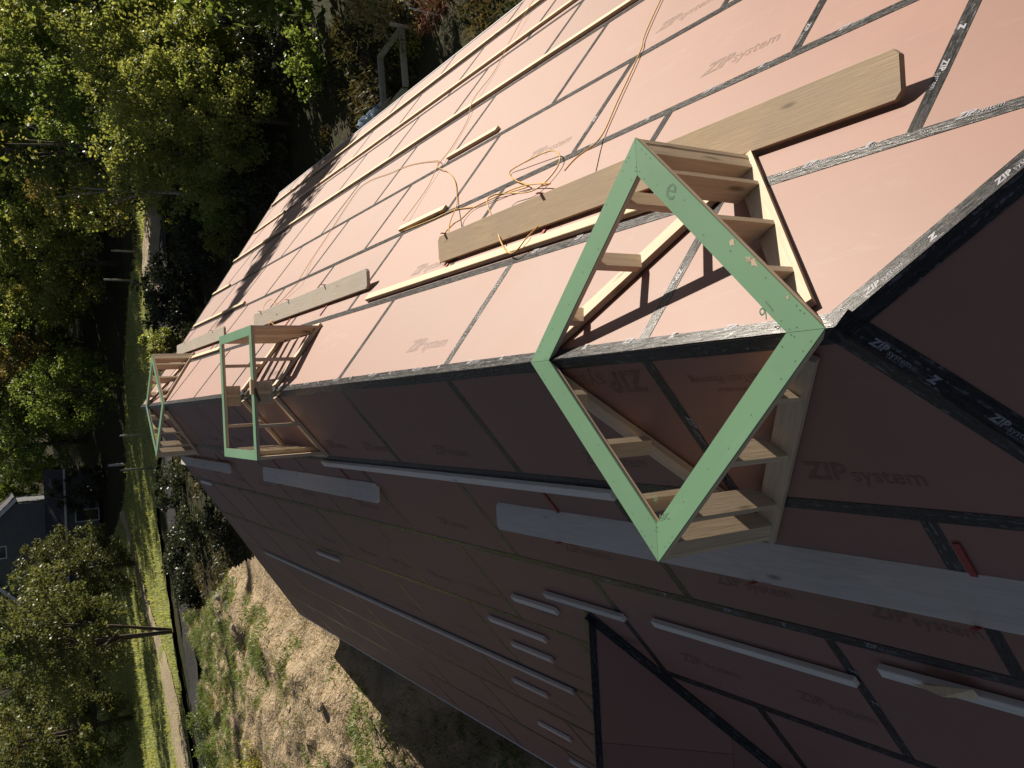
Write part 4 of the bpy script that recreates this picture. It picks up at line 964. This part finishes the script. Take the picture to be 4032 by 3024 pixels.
# ------------------------------------------------------------------ far house
def far_house():
    x0, x1, y0, d_ = -18.3, -8.6, 101.0, 11.0; zg = float(hterr(-9, 101)) - .1
    root = empty('far_house', ((x0 + x1) / 2, y0 + d_ / 2, zg), label='far shaded grey house with white gable trim between the trees', cat='house')
    ze, za = zg + 7.9, zg + 12.9; xm = (x0 + x1) / 2
    b = [(x0, y0, zg), (x1, y0, zg), (x1, y0, ze), (xm, y0, za), (x0, y0, ze)]; k = [(x, y + d_, z) for x, y, z in b]
    solid('wall', b + k, [(0, 1, 2, 3, 4), (5, 9, 8, 7, 6), (0, 4, 9, 5), (1, 6, 7, 2)], MT['sidew'], root)
    rf = None
    for sx, xe in ((-1, x0), (1, x1)):
        p = [Vector((xm, y0 - .45, za + .14)), Vector((xm, y0 + d_ + .4, za + .14)), Vector((xe + sx * .5, y0 + d_ + .4, ze - .30)), Vector((xe + sx * .5, y0 - .45, ze - .30))]
        n_ = (p[1] - p[0]).cross(p[2] - p[1]).normalized(); n_ = n_ if n_.z > 0 else -n_
        rf = prism('roof', p, n_, .12, MT['shing'], root)
        beam('gable_trim', (xm + sx * .03, y0 - .49, za + .02), (xe + sx * .55, y0 - .49, ze - .42), .07, .34, (0, 0, 1), MT['trimw'], root, .01)
    # lower front block with its own roof edge, dark lower storey and windows
    pw = solid('porch_wall', [(x, y, z) for z in (zg, zg + 3.3) for x, y in ((x0 - .2, y0 - 3), (x1 + 3.0, y0 - 3), (x1 + 3.0, y0 - .01), (x0 - .2, y0 - .01))],
               [(0, 1, 5, 4), (1, 2, 6, 5), (3, 0, 4, 7), (4, 5, 6, 7)], MT['sidew'], root)
    prism('porch_roof', [(x0 - .6, y0 - 3.5, zg + 3.28), (x1 + 3.4, y0 - 3.5, zg + 3.28), (x1 + 3.4, y0 - .02, zg + 4.9), (x0 - .6, y0 - .02, zg + 4.9)], (0, -1, 2), .12, MT['shing'], root)
    beam('eave_trim', (x0 - .6, y0 - 3.52, zg + 3.2), (x1 + 3.4, y0 - 3.52, zg + 3.2), .06, .2, (0, 0, 1), MT['trimw'], root, .01)
    for xa, za_, w_, h_, yy in ((-16.1, zg + 1.1, 0.9, 1.2, y0 - 3.03), (-13.4, zg + 1.1, 0.9, 1.2, y0 - 3.03), (-10.2, zg + .1, 1.1, 2.1, y0 - 3.03), (-13.45, zg + 8.6, 1.1, 1.3, y0 - .03)):
        fr = beam('window', (xa - w_ / 2 - .1, yy, za_ + h_ / 2), (xa + w_ / 2 + .1, yy, za_ + h_ / 2), .06, h_ + .2, (0, 0, 1), MT['trimw'], root, .005)
        beam('pane', (xa - w_ / 2, yy - .02, za_ + h_ / 2), (xa + w_ / 2, yy - .02, za_ + h_ / 2), .05, h_, (0, 0, 1), MT['glass'], fr, 0)
    beam('downspout', (x0 - .1, y0 - 3.55, zg), (x0 - .1, y0 - 3.55, zg + 3.2), .1, .1, (0, 1, 0), MT['trimw'], root, .01)
far_house()

# ------------------------------------------------------------------ things on the ground beside the sunlit eave
gz = GROUND + .02
bed = empty('timber_bed', (10.2, 21.6, gz), label='timber framed bed on the ground beyond the sunlit eave at the top of the picture', cat='planter')
for p, q in (((11.15, 20.95), (9.3, 20.85)), ((11.1, 21.0), (10.85, 22.6)), ((10.85, 22.6), (9.1, 22.5)), ((9.25, 20.9), (9.05, 22.5))):
    beam('side_board', (*p, gz + .22), (*q, gz + .22), .06, .2, (0, 0, 1), MT['grey'], bed, .008)
beam('corner_post', (11.15, 20.9, gz - .1), (11.15, 20.9, gz + .62), .1, .1, (0, 1, 0), MT['grey'], bed, .008)
def crumple(name, loc, sx, sy, h_, mat, label, cat, seed, n_=14):
    rg = np.random.default_rng(seed); xs = np.linspace(-sx / 2, sx / 2, n_); ys = np.linspace(-sy / 2, sy / 2, n_); X, Y = np.meshgrid(xs, ys)
    Z = rg.random(X.shape) * h_ * (1 - (2 * X / sx) ** 4 * .6); X = X + rg.normal(0, sx * .02, X.shape); Y = Y + rg.normal(0, sy * .03, Y.shape)
    vs = np.stack([X, Y, Z], -1).reshape(-1, 3).tolist(); fs = [(j * n_ + i, j * n_ + i + 1, (j + 1) * n_ + i + 1, (j + 1) * n_ + i) for j in range(n_ - 1) for i in range(n_ - 1)]
    me = bpy.data.meshes.new(name); me.from_pydata(vs, [], fs); me.update(); o = link(name, me, MT[mat], None, Matrix.Translation(loc)); return tag(o, label, cat)
crumple('plastic_sheet', (9.3, 23.6, gz + .03), 0.4, 2.2, .3, 'tarp', 'crumpled white and blue plastic sheeting beyond the eave', 'tarp', 3)
crumple('plastic_sheet', (13.2, 23.4, gz + .03), 1.4, 1.2, .12, 'ltarp', 'green plastic sheet on the ground at the very top of the picture', 'tarp', 4)
tag(beam('plywood_sheet', (9.0, 21.6, gz + .5), (9.0, 22.3, gz + .5), .5, .02, (.6, 0, 1), MT['old'], None, .003), 'tan plywood offcut beside the plastic sheeting', 'plywood')
tag(beam('marker_stake', (10.7, 18.9, gz), (10.75, 18.95, gz + .9), .04, .02, (0, 1, 0), MT['trimw'], None, .003), 'thin white stake standing beside the red brush', 'stake')
rg = random.Random(61); tw = []
for k in range(420):
    t = rg.random(); c = Vector((10.6 + 1.3 * t + rg.gauss(0, .22), 19.6 - 3.6 * t + rg.gauss(0, .22), gz + abs(rg.gauss(0, .25)))); d_ = Vector((rg.gauss(0, 1), rg.gauss(0, 1), rg.gauss(.3, .5))).normalized() * rg.uniform(.2, .55)
    tw.append(([c, c + d_ * .5 + Vector((0, 0, .04)), c + d_], [.008, .006, .003]))
tag(link('brush_pile', join_tubes('brush_pile', tw, MT['twig']), None), 'long heap of red-brown twigs on the ground beyond the sunlit eave', 'brush')
